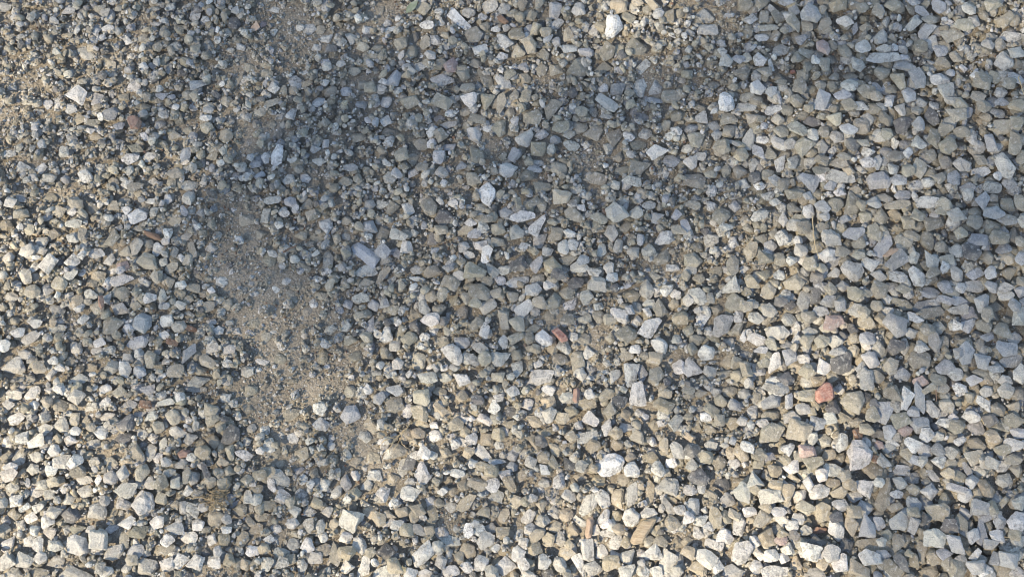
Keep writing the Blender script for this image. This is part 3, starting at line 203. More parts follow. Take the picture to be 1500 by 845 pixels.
def stone_shape(outline, c, lvl, round_=14., rough=1.0, flat=False):
    """stone whose plan is the convex outline (metres, about its centre), half height c"""
    D, F = ICO[lvl]
    size = np.abs(outline).max()
    o = outline/size; cc = c/size
    n = len(o); planes = []
    area = 0.5*np.sum(o[:, 0]*np.roll(o[:, 1], -1)-np.roll(o[:, 0], -1)*o[:, 1])
    if area < 0: o = o[::-1]
    for i in range(n):
        p, q = o[i], o[(i+1) % n]
        e = q-p; l = np.hypot(*e)
        if l < 1e-4: continue
        m = np.array([e[1], -e[0]])/l; h = max(m@p, 0.08)
        for lo, hi, sg in ((6, 52, 1), (12, 55, -1)):
            ep = sg*R(rng.uniform(lo, hi)*(.4 if flat else 1))
            nn = np.array([m[0]*math.cos(ep), m[1]*math.cos(ep), math.sin(ep)/cc])   # z measured in units of c
            L = np.linalg.norm(nn); planes.append((nn/L, h*math.cos(ep)/L))
    for sg in (1, 1, 1, -1, -1):
        t = rng.uniform(0, R(9 if flat else 26)); a = rng.uniform(0, 6.28)
        nn = np.array([math.sin(t)*math.cos(a), math.sin(t)*math.sin(a), sg*math.cos(t)/1.0])
        planes.append((nn, rng.uniform(.72, 1.0)))
    for _ in range(rng.integers(0, 2) if flat else rng.integers(1, 4)):                       # broken corners
        t = R(rng.uniform(28, 75)); a = rng.uniform(0, 6.28)
        nn = np.array([math.sin(t)*math.cos(a), math.sin(t)*math.sin(a), math.cos(t)])
        planes.append((nn, rng.uniform(.66, .92)))
    N = np.array([p[0] for p in planes]); d = np.array([p[1] for p in planes])
    s = np.maximum(0, D@N.T)/d
    r = ((s/1.0)**round_).sum(1)**(-1/round_)*(2**(1/round_))
    V = D*r[:, None]
    disp = np.zeros(len(V))
    for k, amp in ((2.6, .016), (5.5, .018), (11., .013)):
        for _ in range(3):
            w = rng.normal(size=3)*k
            disp += amp*rough*np.sin(V@w+rng.uniform(0, 6.28))
    V = V*(1+disp)[:, None]
    V = V*np.array([size, size, c])
    return V, F

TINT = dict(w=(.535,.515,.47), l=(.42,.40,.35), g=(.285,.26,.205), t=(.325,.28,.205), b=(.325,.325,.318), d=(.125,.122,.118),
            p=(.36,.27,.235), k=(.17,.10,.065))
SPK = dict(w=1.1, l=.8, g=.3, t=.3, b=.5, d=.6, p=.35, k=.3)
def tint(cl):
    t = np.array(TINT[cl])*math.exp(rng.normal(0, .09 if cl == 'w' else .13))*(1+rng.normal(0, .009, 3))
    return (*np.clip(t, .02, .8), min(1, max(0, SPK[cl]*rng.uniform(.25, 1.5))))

def tilt_matrix(hx, hy):
    n = np.array([-hx, -hy, 1.0]); n /= np.linalg.norm(n)
    z = np.array([0, 0, 1.]); v = np.cross(z, n); s = np.linalg.norm(v); c = n[2]
    if s < 1e-7: return np.eye(3)
    k = np.array([[0, -v[2], v[1]], [v[2], 0, -v[0]], [-v[1], v[0], 0]])
    return np.eye(3)+k+k@k*((1-c)/s**2)

def mesh_from(name, V, F, mat, cols=None):
    me = bpy.data.meshes.new(name)
    V = np.ascontiguousarray(V, np.float32); F = np.ascontiguousarray(F, np.int32)
    me.vertices.add(len(V)); me.vertices.foreach_set('co', V.ravel())
    k = F.shape[1]
    me.loops.add(F.size); me.loops.foreach_set('vertex_index', F.ravel())
    me.polygons.add(len(F)); me.polygons.foreach_set('loop_start', np.arange(0, F.size, k, dtype=np.int32))
    me.polygons.foreach_set('use_smooth', np.full(len(F), k == 4))
    me.update(calc_edges=True)
    if cols is not None:
        at = me.attributes.new('tint', 'FLOAT_COLOR', 'POINT'); at.data.foreach_set('color', np.ascontiguousarray(cols, np.float32).ravel())
    me.materials.append(mat)
    return me
def link(name, me, loc=(0, 0, 0), parent=None, **props):
    o = bpy.data.objects.new(name, me); o.location = loc; C.objects.link(o)
    if parent is not None: o.parent = parent
    for k, v in props.items(): o[k] = v
    return o

# ------------------------------------------------------------------ materials
def new_mat(name):
    m = bpy.data.materials.new(name); m.use_nodes = True; nt = m.node_tree
    return m, nt, nt.nodes['Principled BSDF']
def node(nt, t, **kw):
    n = nt.nodes.new(t)
    for k, v in kw.items(): setattr(n, k, v)
    return n
def noise(nt, co, scale, detail=3, rough=.55):
    n = node(nt, 'ShaderNodeTexNoise'); n.inputs['Scale'].default_value = scale; n.inputs['Detail'].default_value = detail
    n.inputs['Roughness'].default_value = rough; nt.links.new(co, n.inputs['Vector']); return n.outputs['Fac']
def maprange(nt, src, a, b, c, d):
    n = node(nt, 'ShaderNodeMapRange'); n.inputs[1].default_value = a; n.inputs[2].default_value = b
    n.inputs[3].default_value = c; n.inputs[4].default_value = d; nt.links.new(src, n.inputs[0]); return n.outputs[0]
def math_(nt, op, a, b):
    n = node(nt, 'ShaderNodeMath', operation=op)
    for i, v in enumerate((a, b)):
        if hasattr(v, 'links'): nt.links.new(v, n.inputs[i])
        else: n.inputs[i].default_value = v
    return n.outputs[0]
def mixc(nt, fac, a, b, mode='MIX'):
    n = node(nt, 'ShaderNodeMix', data_type='RGBA', blend_type=mode)
    for i, v in ((0, fac), (6, a), (7, b)):
        if hasattr(v, 'links'): nt.links.new(v, n.inputs[i])
        else: n.inputs[i].default_value = v if i == 0 else (*v, 1)
    return n.outputs[2]
def gray(nt, v):
    n = node(nt, 'ShaderNodeCombineColor')
    for i in range(3): nt.links.new(v, n.inputs[i])
    return n.outputs[0]
def bump(nt, hts, bsdf, strength=.6, dist=.001):
    n = node(nt, 'ShaderNodeBump'); n.inputs['Strength'].default_value = strength; n.inputs['Distance'].default_value = dist
    nt.links.new(hts, n.inputs['Height']); nt.links.new(n.outputs[0], bsdf.inputs['Normal'])

def stone_material():
    m, nt, b = new_mat('stone')
    co = node(nt, 'ShaderNodeTexCoord').outputs['Object']
    at = node(nt, 'ShaderNodeAttribute', attribute_name='tint')
    mott = maprange(nt, noise(nt, co, 95, 3), .3, .7, .80, 1.16)
    fine = maprange(nt, noise(nt, co, 620, 3, .7), .3, .7, .70, 1.28)
    col = mixc(nt, 1.0, at.outputs['Color'], gray(nt, math_(nt, 'MULTIPLY', mott, fine)), 'MULTIPLY')
    sp = maprange(nt, noise(nt, co, 300, 3, .7), .53, .63, 0, .72)       # dark pits and mineral flecks of the pale stones
    sq = maprange(nt, noise(nt, co, 130, 4, .75), .54, .62, 0, .6)
    pick = maprange(nt, noise(nt, co, 33, 1), .44, .56, 0, 1)
    sp = math_(nt, 'ADD', math_(nt, 'MULTIPLY', sp, pick), math_(nt, 'MULTIPLY', sq, math_(nt, 'SUBTRACT', 1.0, pick)))
    sp = math_(nt, 'MULTIPLY', sp, at.outputs['Alpha'])
    col = mixc(nt, sp, col, (.17, .162, .145))
    wh = maprange(nt, noise(nt, co, 240, 3, .6), .57, .68, 0, .5)       # chalky bruises
    col = mixc(nt, wh, col, (.50, .49, .46))
    du = maprange(nt, noise(nt, co, 48, 4, .65), .44, .70, 0, .48)         # soil dust
    col = mixc(nt, du, col, (.31, .28, .225))
    nt.links.new(col, b.inputs['Base Color']); b.inputs['Roughness'].default_value = .82
    b.inputs['Specular IOR Level'].default_value = .35
    h = math_(nt, 'ADD', math_(nt, 'MULTIPLY', noise(nt, co, 190, 4, .65), 1.0), math_(nt, 'MULTIPLY', noise(nt, co, 700, 2, .6), .35))
    h = math_(nt, 'SUBTRACT', h, math_(nt, 'MULTIPLY', sp, .5))
    bump(nt, h, b, .9, .0030)
    return m
STONE = stone_material()
def simple_mat(name, c1, c2, scale, bs=.5, rough=.85, stretch=None, bd=.001, rot=0):
    m, nt, b = new_mat(name)
    co = node(nt, 'ShaderNodeTexCoord').outputs['Object']
    if stretch:
        mp = node(nt, 'ShaderNodeMapping'); mp.inputs['Scale'].default_value = stretch; mp.inputs['Rotation'].default_value = (0, 0, rot); nt.links.new(co, mp.inputs[0]); co = mp.outputs[0]
    f = maprange(nt, noise(nt, co, scale, 4, .65), .35, .65, 0, 1)
    nt.links.new(mixc(nt, f, c1, c2), b.inputs['Base Color']); b.inputs['Roughness'].default_value = rough
    bump(nt, noise(nt, co, scale*1.7, 3), b, bs, bd)
    return m
BRICK = simple_mat('fired_brick', (.225, .098, .076), (.35, .225, .18), 260)
ORANGE = simple_mat('orange_brick', (.225, .13, .092), (.32, .225, .17), 300)
ROSE = simple_mat('rose_brown_stone', (.24, .15, .115), (.32, .22, .17), 300)
WOOD = simple_mat('dry_wood', (.25, .19, .125), (.38, .31, .22), 60, stretch=(1, 9, 9), rot=R(-54))
PINKWOOD = simple_mat('weathered_wood', (.26, .18, .125), (.38, .29, .22), 90, stretch=(1, 9, 9))
BARK = simple_mat('bark', (.14, .085, .055), (.24, .16, .11), 120, stretch=(1, 6, 6))
STRAW = simple_mat('straw', (.36, .27, .15), (.47, .38, .24), 150)
DRYGRASS = simple_mat('dead_grass', (.20, .145, .08), (.32, .25, .15), 150)
GREENLEAF = simple_mat('green_leaf', (.15, .18, .11), (.24, .26, .19), 160)
TANLEAF = simple_mat('dry_leaf', (.38, .27, .19), (.46, .36, .27), 160)
TREELEAF = simple_mat('tree_leaf', (.045, .085, .025), (.08, .12, .04), 3)
TREEBARK = simple_mat('tree_bark', (.09, .07, .05), (.17, .14, .11), 14, stretch=(4, 4, 1), bd=.02)

def ground_material():
    m, nt, b = new_mat('sandy_soil')
    co = node(nt, 'ShaderNodeTexCoord').outputs['Object']
    big = maprange(nt, noise(nt, co, 7, 4), .35, .65, 0, 1)
    col = mixc(nt, big, (.225, .195, .15), (.30, .262, .205))
    g1 = maprange(nt, noise(nt, co, 480, 3, .7), .3, .7, .6, 1.35)
    col = mixc(nt, 1, col, gray(nt, g1), 'MULTIPLY')
    pale = maprange(nt, noise(nt, co, 300, 2), .63, .68, 0, .7)
    col = mixc(nt, pale, col, (.44, .43, .40))
    v = node(nt, 'ShaderNodeTexVoronoi'); v.inputs['Scale'].default_value = 260; nt.links.new(co, v.inputs['Vector'])
    h = math_(nt, 'ADD', math_(nt, 'MULTIPLY', v.outputs['Distance'], -.35), math_(nt, 'MULTIPLY', noise(nt, co, 90, 5, .7), 1.6))
    nt.links.new(col, b.inputs['Base Color']); b.inputs['Roughness'].default_value = .95
    b.inputs['Specular IOR Level'].default_value = .2
    bump(nt, h, b, .9, .003)
    return m
SOIL = ground_material()

# ------------------------------------------------------------------ ground sheet
def axis(lo, hi, step, far):
    mid = np.arange(lo, hi+step/2, step); out = []; d = step*2; p = 0
    while p < far: p += d; d *= 1.35; out.append(p)
    out = np.array(out); return np.concatenate([lo-out[::-1], mid, hi+out])
ax, ay = axis(-1.2, 1.2, .006, 220), axis(-.85, .85, .006, 220)
AX, AY = np.meshgrid(ax, ay, indexing='ij')
px, py = to_px(np.clip(AX, -2, 2), np.clip(AY, -1.5, 1.5))
Z = relief(AX, AY)+fines(AX, AY)+.0018*np.sin(AX*61+1)*np.sin(AY*53)*np.exp(-(AX**2+AY**2))
V = np.stack([AX, AY, Z], -1).reshape(-1, 3)
n, k = AX.shape
idx = np.arange(n*k).reshape(n, k)
F = np.stack([idx[:-1, :-1], idx[1:, :-1], idx[1:, 1:], idx[:-1, 1:]], -1).reshape(-1, 4)
link('ground', mesh_from('ground', V, F, SOIL), kind='structure')

# ------------------------------------------------------------------ parse the transcription
TILE = {ch: (500*(i % 3), [0, 282, 563][i//3]) for i, ch in enumerate('ABCDEFGHI')}
def tp(tile, x, y): ox, oy = TILE[tile]; return ox+x/3., oy+y/3.
hand = []
poly_px = []
for ln in OUTLINES.strip().splitlines():
    w = ln.split(); pts = np.array([tp(w[1], *map(float, q.split(','))) for q in w[2:]])
    c = (pts.max(0)+pts.min(0))/2
    poly_px.append((c, np.ptp(pts, axis=0).max()/2))
    x0, y0 = ground_px(*c, z=float(relief(*map(np.float64, ground_px(*c))))+.008)
    out = (pts-c)*PXM*np.array([1, -1])
    # principal axis for the height-grid footprint
    cov = np.cov(out.T); ev, evec = np.linalg.eigh(cov); yaw = math.atan2(evec[1, 1], evec[0, 1])
    rot = out@np.array([[math.cos(yaw), -math.sin(yaw)], [math.sin(yaw), math.cos(yaw)]])
    a, b = np.ptp(rot, axis=0)/2*1.04
    out = out*1.07
    hand.append(dict(px=c, xy=(x0, y0), a=a, b=b, yaw=yaw, cl=w[0], out=out, area=a*b, poly=True))
cur = None
for ln in STONES.strip().splitlines():
    if ln[0] == '@': cur = ln[1]; continue
    for e in ln.split(';'):
        w = e.split()
        if len(w) != 6 or w[5] == 'x' or '?' in e: continue
        x, y, L, W, an = map(float, w[:5]); cx, cy = tp(cur, x, y)
        if any(math.hypot(cx-p[0][0], cy-p[0][1]) < p[1]*.45 for p in poly_px): continue
        x0, y0 = ground_px(cx, cy, z=float(relief(*map(np.float64, ground_px(cx, cy))))+.008)
        a, b, yaw = L/6*PXM*(1.06 if cx > 500 else .98), W/6*PXM*(1.06 if cx > 500 else .98), R(an)
        o = rand_outline()*np.array([a, b])
        o = o@np.array([[math.cos(yaw), math.sin(yaw)], [-math.sin(yaw), math.cos(yaw)]])
        hand.append(dict(px=(cx, cy), xy=(x0, y0), a=a, b=b, yaw=yaw, cl=w[5], out=o, area=a*b, poly=False, LW=(L, W)))
for i, s in enumerate(hand): s['i'] = i
print('transcribed stones', len(hand))

# ------------------------------------------------------------------ odd bits among the gravel (their places are kept free)
SPECIAL = [  # name, category, material, label, tile, outline, half height
 ('brick_fragment', 'brick fragment', BRICK, 'large rough red brick lump among grey stones in the bank at the right', 'I', '570,36 615,-6 646,2 660,41 642,69 585,84 570,66', .011),
 ('brick_fragment', 'brick fragment', BRICK, 'small square-cut red brick chip beside a pitted white stone near the middle', 'E', '924,611 947,592 992,634 996,649 966,659', .0065),
 ('brick_fragment', 'brick fragment', ORANGE, 'rounded reddish brown brick pebble alone among small grey stones at upper left', 'A', '565,540 580,512 612,515 628,540 618,575 585,578', .009),
 ('brick_fragment', 'brick fragment', ORANGE, 'thin orange brick sliver in the sunlit stones near the bottom, right of centre', 'I', '575,640 600,625 640,632 635,650 590,655', .004),
 ('brick_fragment', 'brick fragment', ROSE, 'flat dull pink fragment beside blue-grey stones at lower left', 'G', '775,300 800,282 838,290 832,318 790,322', .005),
 ('brick_fragment', 'brick fragment', ORANGE, 'narrow upright orange-brown chip in the stones near the left edge', 'D', '440,460 460,455 468,500 455,520 442,505', .005),
 ('brick_fragment', 'brick fragment', BRICK, 'tiny orange-red brick crumb between grey stones near the top right', 'C', '478,298 502,296 504,312 480,316', .004),
 ('wood_chip', 'wood chip', WOOD, 'long pale tan wood chip poking out from under a speckled white stone', 'H', '1268,690 1275,662 1320,600 1370,586 1380,602 1352,645 1320,690 1285,702', .009),
 ('wood_chip', 'wood chip', PINKWOOD, 'slim pinkish wood chip standing between pale stones near the bottom', 'H', '1070,660 1080,590 1105,578 1112,600 1098,668 1078,674', .007),
 ('wood_chip', 'wood chip', PINKWOOD, 'small tan splinter of wood lying on blue-grey stones at the right', 'F', '860,290 900,255 932,258 925,272 880,297', .005),
 ('bark_piece', 'bark piece', BARK, 'reddish brown bark flake among the pale stones at the top', 'B', '680,70 700,62 740,98 720,112 690,92', .004),
 ('bark_piece', 'bark piece', BARK, 'brown flat bark piece between white stones at the left', 'D', '622,160 690,178 705,205 680,206 640,190', .005),
 ('bark_piece', 'bark piece', ROSE, 'purplish brown upright chip beside small pale stones below the middle', 'H', '1015,70 1022,20 1042,10 1050,30 1042,78 1025,84', .006),
]
order = rng.permutation(len(hand))

# ------------------------------------------------------------------ gravel bed under the visible stones
FX, FY = 1.08, 0.74
def in_frame(x, y, pad=0):
    p, q = to_px(np.float64(x), np.float64(y)); return -pad < p < 1500+pad and -pad < q < 845+pad
bulk = []                                     # (x, y, z, R3, (a,b,c), class, lvl, shape id)
def edge_keep(x, y): return rng.random() < min(1, max(0, (1-max(abs(x)/FX, abs(y)/FY))*7))
for _ in range(20000):
    x, y = rng.uniform(-FX, FX), rng.uniform(-FY, FY)
    if not edge_keep(x, y): continue
    s = at_sand(x, y)
    if s > .45: continue
    big = x > .32; a = rng.uniform(.008, .0125) if big else rng.uniform(.005, .0105); b = a*rng.uniform(.65, .98); c = b*rng.uniform(.55, .85); yaw = rng.uniform(0, 6.28)
    r = settle(x, y, a, b, c, yaw, 60, .45)
    if r is None: continue
    z, hx, hy, p, prof = r
    if z > float(relief(np.float64(x), np.float64(y)))+.012: continue
    stamp(z, hx, hy, p, prof)
    bulk.append((x, y, z, hx, hy, yaw, a, b, c, rng.choice(list('ggggttllbw')), 1 if not in_frame(x, y, 30) else 2))
print('bed', len(bulk))

# ------------------------------------------------------------------ the odd bits and the transcribed stones
special_out = []
for nm, cat, mat, lab, tile, pts, c in SPECIAL:
    P = np.array([tp(tile, *map(float, q.split(','))) for q in pts.split()]); cen = (P.max(0)+P.min(0))/2
    x, y = ground_px(*cen, z=float(relief(*map(np.float64, ground_px(*cen))))+.012)
    out = (P-cen)*PXM*np.array([1, -1]); a, b = np.ptp(out, axis=0)/2
    special_out.append((nm, cat, mat, lab, x, y, out, max(a, .003), max(b, .003), c))
order = sorted(order, key=lambda k: hand[k]['poly'])
for k in order:
    s = hand[k]; x, y = s['xy']
    c = min(s['b'], s['a'])*(rng.uniform(.50, .65) if s['poly'] else rng.uniform(.58, .9)); s['c'] = c
    sink = .12+.35*at_sand(x, y)
    r = settle(x, y, s['a'], s['b'], c, s['yaw'], 62, sink, .35, R(12))
    if r is None: s['z'] = None; continue
    z, hx, hy, p, prof = r
    cap = float(relief(np.float64(x), np.float64(y)))+.016+c
    z = min(z, cap)
    stamp(z, hx, hy, p, prof, True); s['z'] = z; s['t'] = (hx+rng.normal(0, .05), hy+rng.normal(0, .05))
for k, (nm, cat, mat, lab, x, y, out, a, b, c) in enumerate(special_out):
    z, hx, hy, p, prof = settle(x, y, a, b, c, 0, 75, .0, .3, R(10))
    stamp(z, hx, hy, p, prof, True)
    Vs, Fs = stone_shape(out, c, 4, round_=90. if mat in (BRICK, ORANGE) else 30., rough=1.0, flat=True)
    Vs = Vs@tilt_matrix(hx, hy).T
    o = link(nm, mesh_from(nm, Vs, Fs, mat), (x, y, z), label=lab, category=cat)

# ------------------------------------------------------------------ loose fill between them
def fill(tries, lo, hi, inframe, maxcover, zcap, lvl, classes, dens):
    n0 = len(bulk)
    for _ in range(tries):
        x, y = rng.uniform(-FX, FX), rng.uniform(-FY, FY)
        inf = in_frame(x, y, 6)
        if inf != inframe or not edge_keep(x, y): continue
        if rng.random() > dens(at_sand(x, y))*(.45 if hi < .01 and x > .32 else 1): continue
        u = rng.random()**1.6
        a = (lo+(hi-lo)*u)/2; b = a*rng.uniform(.6, .97); c = b*rng.uniform(.55, .9); yaw = rng.uniform(0, 6.28)
        r = settle(x, y, a, b, c, yaw, 72, .10+.3*at_sand(x, y), .7, R(28))
        if r is None: continue
        z, hx, hy, p, prof = r
        if inframe and HAND[p[0]][p[4]].mean() > maxcover: continue
        if z > float(relief(np.float64(x), np.float64(y)))+zcap: continue
        stamp(z, hx, hy, p, prof, False)
        bulk.append((x, y, z, hx+rng.normal(0, .12), hy+rng.normal(0, .12), yaw, a, b, c, rng.choice(list(classes)), lvl))
    print('fill', len(bulk)-n0)
CL = 'gggggttlllwwbbd'
fill(9000, .010, .024, False, 1, .022, 2, CL, lambda s: 1)
fill(9000, .006, .014, False, 1, .020, 1, CL, lambda s: 1)
fill(46000, .006, .017, True, .17, .018, 2, CL, lambda s: 1-.75*s)
fill(80000, .0035, .009, True, .14, .018, 1, CL, lambda s: 1-.35*s)

LIB = {}
def lib_shape(lvl):
    if lvl not in LIB: LIB[lvl] = [stone_shape(rand_outline(), .999, lvl, rng.uniform(14, 46)) for _ in range(64)]
    V, F = LIB[lvl][rng.integers(64)]
    return V, F
def assemble(name, items, mat, **props):
    VS, FS, CS, off = [], [], [], 0
    for it in items:
        if it[0] == 'mesh': V, F, col = it[1:]
        else:
            x, y, z, hx, hy, yaw, a, b, c, cl, lvl = it
            V, F = lib_shape(lvl)
            c_, s_ = math.cos(yaw), math.sin(yaw)
            V = V*np.array([a, b, c])
            V = V@np.array([[c_, s_, 0], [-s_, c_, 0], [0, 0, 1]])@tilt_matrix(hx, hy).T+np.array([x, y, z])
            col = tint(cl)
        VS.append(V); FS.append(F+off); CS.append(np.tile(np.array(col), (len(V), 1))); off += len(V)
    V = np.concatenate(VS); F = np.concatenate(FS); Cc = np.concatenate(CS)
    print(name, len(items), 'stones', len(F), 'faces')
    return link(name, mesh_from(name, V, F, mat, Cc), **props)

# ------------------------------------------------------------------ the 300 stones that show largest are things of their own
SPECIFIC = {}                                 # outlines that have a look of their own get their own words
def own(px, text): SPECIFIC[px] = text
own((712,288), 'bright white teardrop stone standing tip down above the middle of the gravel')
own((535,375), 'large flat blue-grey slab with straight edges and a sharp upper left tip')
own((898,43), 'knobbly bright white stone with a waist among tan stones at the top')
own((895,680), 'largest white speckled oval stone in the sunlit gravel below the middle')
own((1062,153), 'bright white blocky stone on smaller grey stones, upper right of the middle')
own((672,30), 'long white speckled stone lying aslant right of the green leaf')
own((406,229), 'pale upright flat stone in shade at the upper left, beside a smaller whitish one')
own((1361,172), 'nearly black egg-shaped stone wedged in a dark gap near the top right')
own((797,496), 'rounded white stone with dark pits touching the small red brick chip')
own((1000+290,90), 'long flat pale slab lying level in the bank near the top right')
def is_own(s): return any(math.hypot(s['px'][0]-q[0], s['px'][1]-q[1]) < 7 for q in SPECIFIC)
vis = [s for s in hand if s['z'] is not None and -8 < s['px'][0] < 1508 and -8 < s['px'][1] < 853]
for s in vis: s['own'] = is_own(s)
vis.sort(key=lambda s: -s['area']*(9 if s['own'] else 1)); top = vis[:300]; topid = {s['i'] for s in top}
def hand_mesh(s, lvl):
    rd = rng.uniform(18, 58) if s['cl'] in 'wlbp' else rng.uniform(12, 34)
    V, F = stone_shape(s['out'], s['c'], lvl, rd, 1.15 if s['cl'] in 'wld' else .7, s['poly'])
    return V@tilt_matrix(*s['t']).T, F
LAND = [((1203,576),'large red brick lump'),((814,490),'small red brick chip'),((198,181),'rounded reddish pebble'),((940,775),'long tan wood chip'),
 ((535,375),'blue-grey triangular slab'),((603,12),'green leaf'),((327,730),'brown dead grass tuft'),((583,640),'straw sprig'),
 ((1205,75),'pinkish stone at top'),((1361,172),'black stone'),((1253,636),'brown flat fragment'),((225,345),'brown bark piece'),
 ((843,578),'purplish brown chip'),((425,366),'brown twig'),((1300,371),'tan wood splinter'),((1202,776),'thin orange brick sliver'),
 ((1500,845),'bottom right corner'),((1500,0),'top right corner'),((0,845),'bottom left corner'),((0,0),'top left corner'),((150,442),'orange-brown chip at left'),
 ((268,663),'dull pink fragment')]
CNAME = dict(w='whitish', l='pale-grey', g='olive-grey', t='tan', b='blue-grey', d='dark', p='pinkish', k='brown')
DIRN = ['right of', 'up-right of', 'above', 'up-left of', 'left of', 'down-left of', 'below', 'down-right of']
ORD = ['nearest', 'second nearest', 'third nearest', 'fourth nearest', 'fifth nearest', 'sixth nearest', 'seventh nearest', 'eighth nearest', 'ninth nearest', 'tenth nearest', 'eleventh nearest', 'twelfth nearest']
groups = {}
for s in top:
    p = s['px']; s['text'] = None
    for q, t in list(SPECIFIC.items()):
        if math.hypot(p[0]-q[0], p[1]-q[1]) < 7: s['text'] = t; del SPECIFIC[q]; break
    d = sorted((math.hypot(p[0]-q[0], p[1]-q[1]), j) for j, (q, _) in enumerate(LAND))
    d = [t for t in d if t[0] > 12][0]
    q = LAND[d[1]][0]; sec = int(round(math.degrees(math.atan2(-(p[1]-q[1]), p[0]-q[0]))/45)) % 8
    if s['text'] is None: groups.setdefault((d[1], sec, s['cl']), []).append((d[0], s['i'], s))
for (j, sec, cl), mem in groups.items():
    mem.sort(key=lambda m: m[:2])
    for r, (_, _, s) in enumerate(mem):
        ratio = s['a']/max(s['b'], 1e-6)
        form = 'long' if ratio > 1.75 else 'angular' if s['poly'] else 'oval' if ratio > 1.25 else 'stubby'
        pre = ORD[min(r, 11)] if len(mem) > 1 else 'only'
        s['text'] = f"{form} stone, {pre} large {CNAME[cl]} one {DIRN[sec]} the {LAND[j][1]}"
rest = []
for s in hand:
    if s['z'] is None: continue
    if s['i'] in topid:
        V, F = hand_mesh(s, 4)
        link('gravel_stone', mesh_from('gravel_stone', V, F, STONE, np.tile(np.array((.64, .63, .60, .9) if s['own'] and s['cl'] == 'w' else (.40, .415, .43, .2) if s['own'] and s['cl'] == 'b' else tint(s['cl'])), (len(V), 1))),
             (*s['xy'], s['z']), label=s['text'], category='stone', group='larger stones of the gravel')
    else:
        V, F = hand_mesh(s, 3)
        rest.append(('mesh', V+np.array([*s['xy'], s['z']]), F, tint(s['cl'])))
assemble('gravel', rest+bulk, STONE, kind='stuff')

# ------------------------------------------------------------------ grit and sand grains
H = np.maximum(H, np.repeat(np.repeat(fines(GXX[::4, ::4], GYY[::4, ::4]), 4, 0), 4, 1)[:NX, :NY]+G)
grit = []
for _ in range(110000):
    if len(grit) > 22000: break
    x, y = rng.uniform(-.8, .8), rng.uniform(-.52, .52)
    s = at_sand(x, y)
    if rng.random() > .5+.6*s: continue
    i, j = int((x-GX0)/CELL), int((y-GY0)/CELL)
    if HAND[i, j] and rng.random() > .02: continue
    a = rng.uniform(.0008, .0024)*(1 if rng.random() < .8 else 1.5); z = H[i, j]+a*.25
    if z > float(relief(np.float64(x), np.float64(y)))+.014: continue
    grit.append((x, y, z, rng.normal(0, .3), rng.normal(0, .3), rng.uniform(0, 6.28), a, a*rng.uniform(.6, .95), a*rng.uniform(.5, .9), rng.choice(list('ggtttttttllwk')), 1))
assemble('grit', grit, STONE, kind='stuff')

# ------------------------------------------------------------------ twigs, straw, leaves lying on the gravel
def hz(x, y):
    i, j = int((x-GX0)/CELL), int((y-GY0)/CELL); return float(np.percentile(H[i-3:i+4, j-3:j+4], 80))
def tube(pts, radii, sides=7):
    P = np.array(pts, float); V = []; F = []
    for i, p in enumerate(P):
        t = P[min(i+1, len(P)-1)]-P[max(i-1, 0)]; t /= np.linalg.norm(t)
        u = np.cross(t, [0.13, .21, .97]);
        if np.linalg.norm(u) < .1: u = np.cross(t, [1, 0, 0])
        u /= np.linalg.norm(u); v = np.cross(t, u)
        for k in range(sides):
            a = 2*math.pi*k/sides; V.append(p+radii[i]*(math.cos(a)*u+math.sin(a)*v))
    for i in range(len(P)-1):
        for k in range(sides):
            F.append((i*sides+k, i*sides+(k+1) % sides, (i+1)*sides+(k+1) % sides, (i+1)*sides+k))
    n = len(V); V += [P[0], P[-1]]
    for k in range(sides):
        F.append((n, (k+1) % sides, k, k)); b = (len(P)-1)*sides; F.append((n+1, b+k, b+(k+1) % sides, b+(k+1) % sides))
    return np.array(V), F
def poly_mesh(name, parts, mat):
    VS, FS, off = [], [], 0
    for V, F in parts:
        VS += [tuple(v) for v in V]
        for f in F:
            g = [off+i for i in f]; g = [g[i] for i in range(len(g)) if g[i] not in g[:i]]
            FS.append(g)
        off += len(V)
    me = bpy.data.meshes.new(name); me.from_pydata(VS, [], FS); me.materials.append(mat)
    me.polygons.foreach_set('use_smooth', np.ones(len(me.polygons), bool)); me.update(); return me
def stalk(pxs, r, lift=.002, wob=.0015):
    pts = []
    P = [ground_px(*p, z=.015) for p in pxs]
    for i in range(len(P)-1):
        for t in np.linspace(0, 1, 6)[(1 if i else 0):]:
            x = P[i][0]*(1-t)+P[i+1][0]*t; y = P[i][1]*(1-t)+P[i+1][1]*t; pts.append([x+rng.normal(0, wob*.4), y+rng.normal(0, wob*.4), hz(x, y)+lift])
    pts = np.array(pts); z = pts[:, 2].copy()
    for _ in range(4): z[1:-1] = np.maximum(z[1:-1], (z[:-2]+z[2:])/2)*.5+.5*(z[:-2]+z[1:-1]+z[2:])/3
    pts[:, 2] = np.maximum(z, pts[:, 2]-.002)
    return tube(pts, np.linspace(r, r*.6, len(pts)), 6)
def lay(name, parts, mat, **props):
    o0 = np.array(parts[0][0]).mean(0)
    return link(name, poly_mesh(name, [(np.array(V)-o0, F) for V, F in parts], mat), o0, **props)
lay('dry_twig', [stalk([(416,371),(425,366),(436,360)], .0016)], BARK, label='short brown twig lying on the sandy bare strip left of the middle', category='twig')
lay('dry_twig', [stalk([(1185,322),(1184,352),(1190,388)], .0009)], STRAW, label='thin pale stem hanging over stones right of the middle', category='twig')
lay('dry_twig', [stalk([(1474,128),(1480,146),(1484,160)], .0008)], STRAW, label='thin tan stem on the stones near the right edge', category='twig')
lay('dry_twig', [stalk([(1356,575),(1362,590)], .0008)], BARK, label='tiny dark twig between blue-grey stones, right side', category='twig')
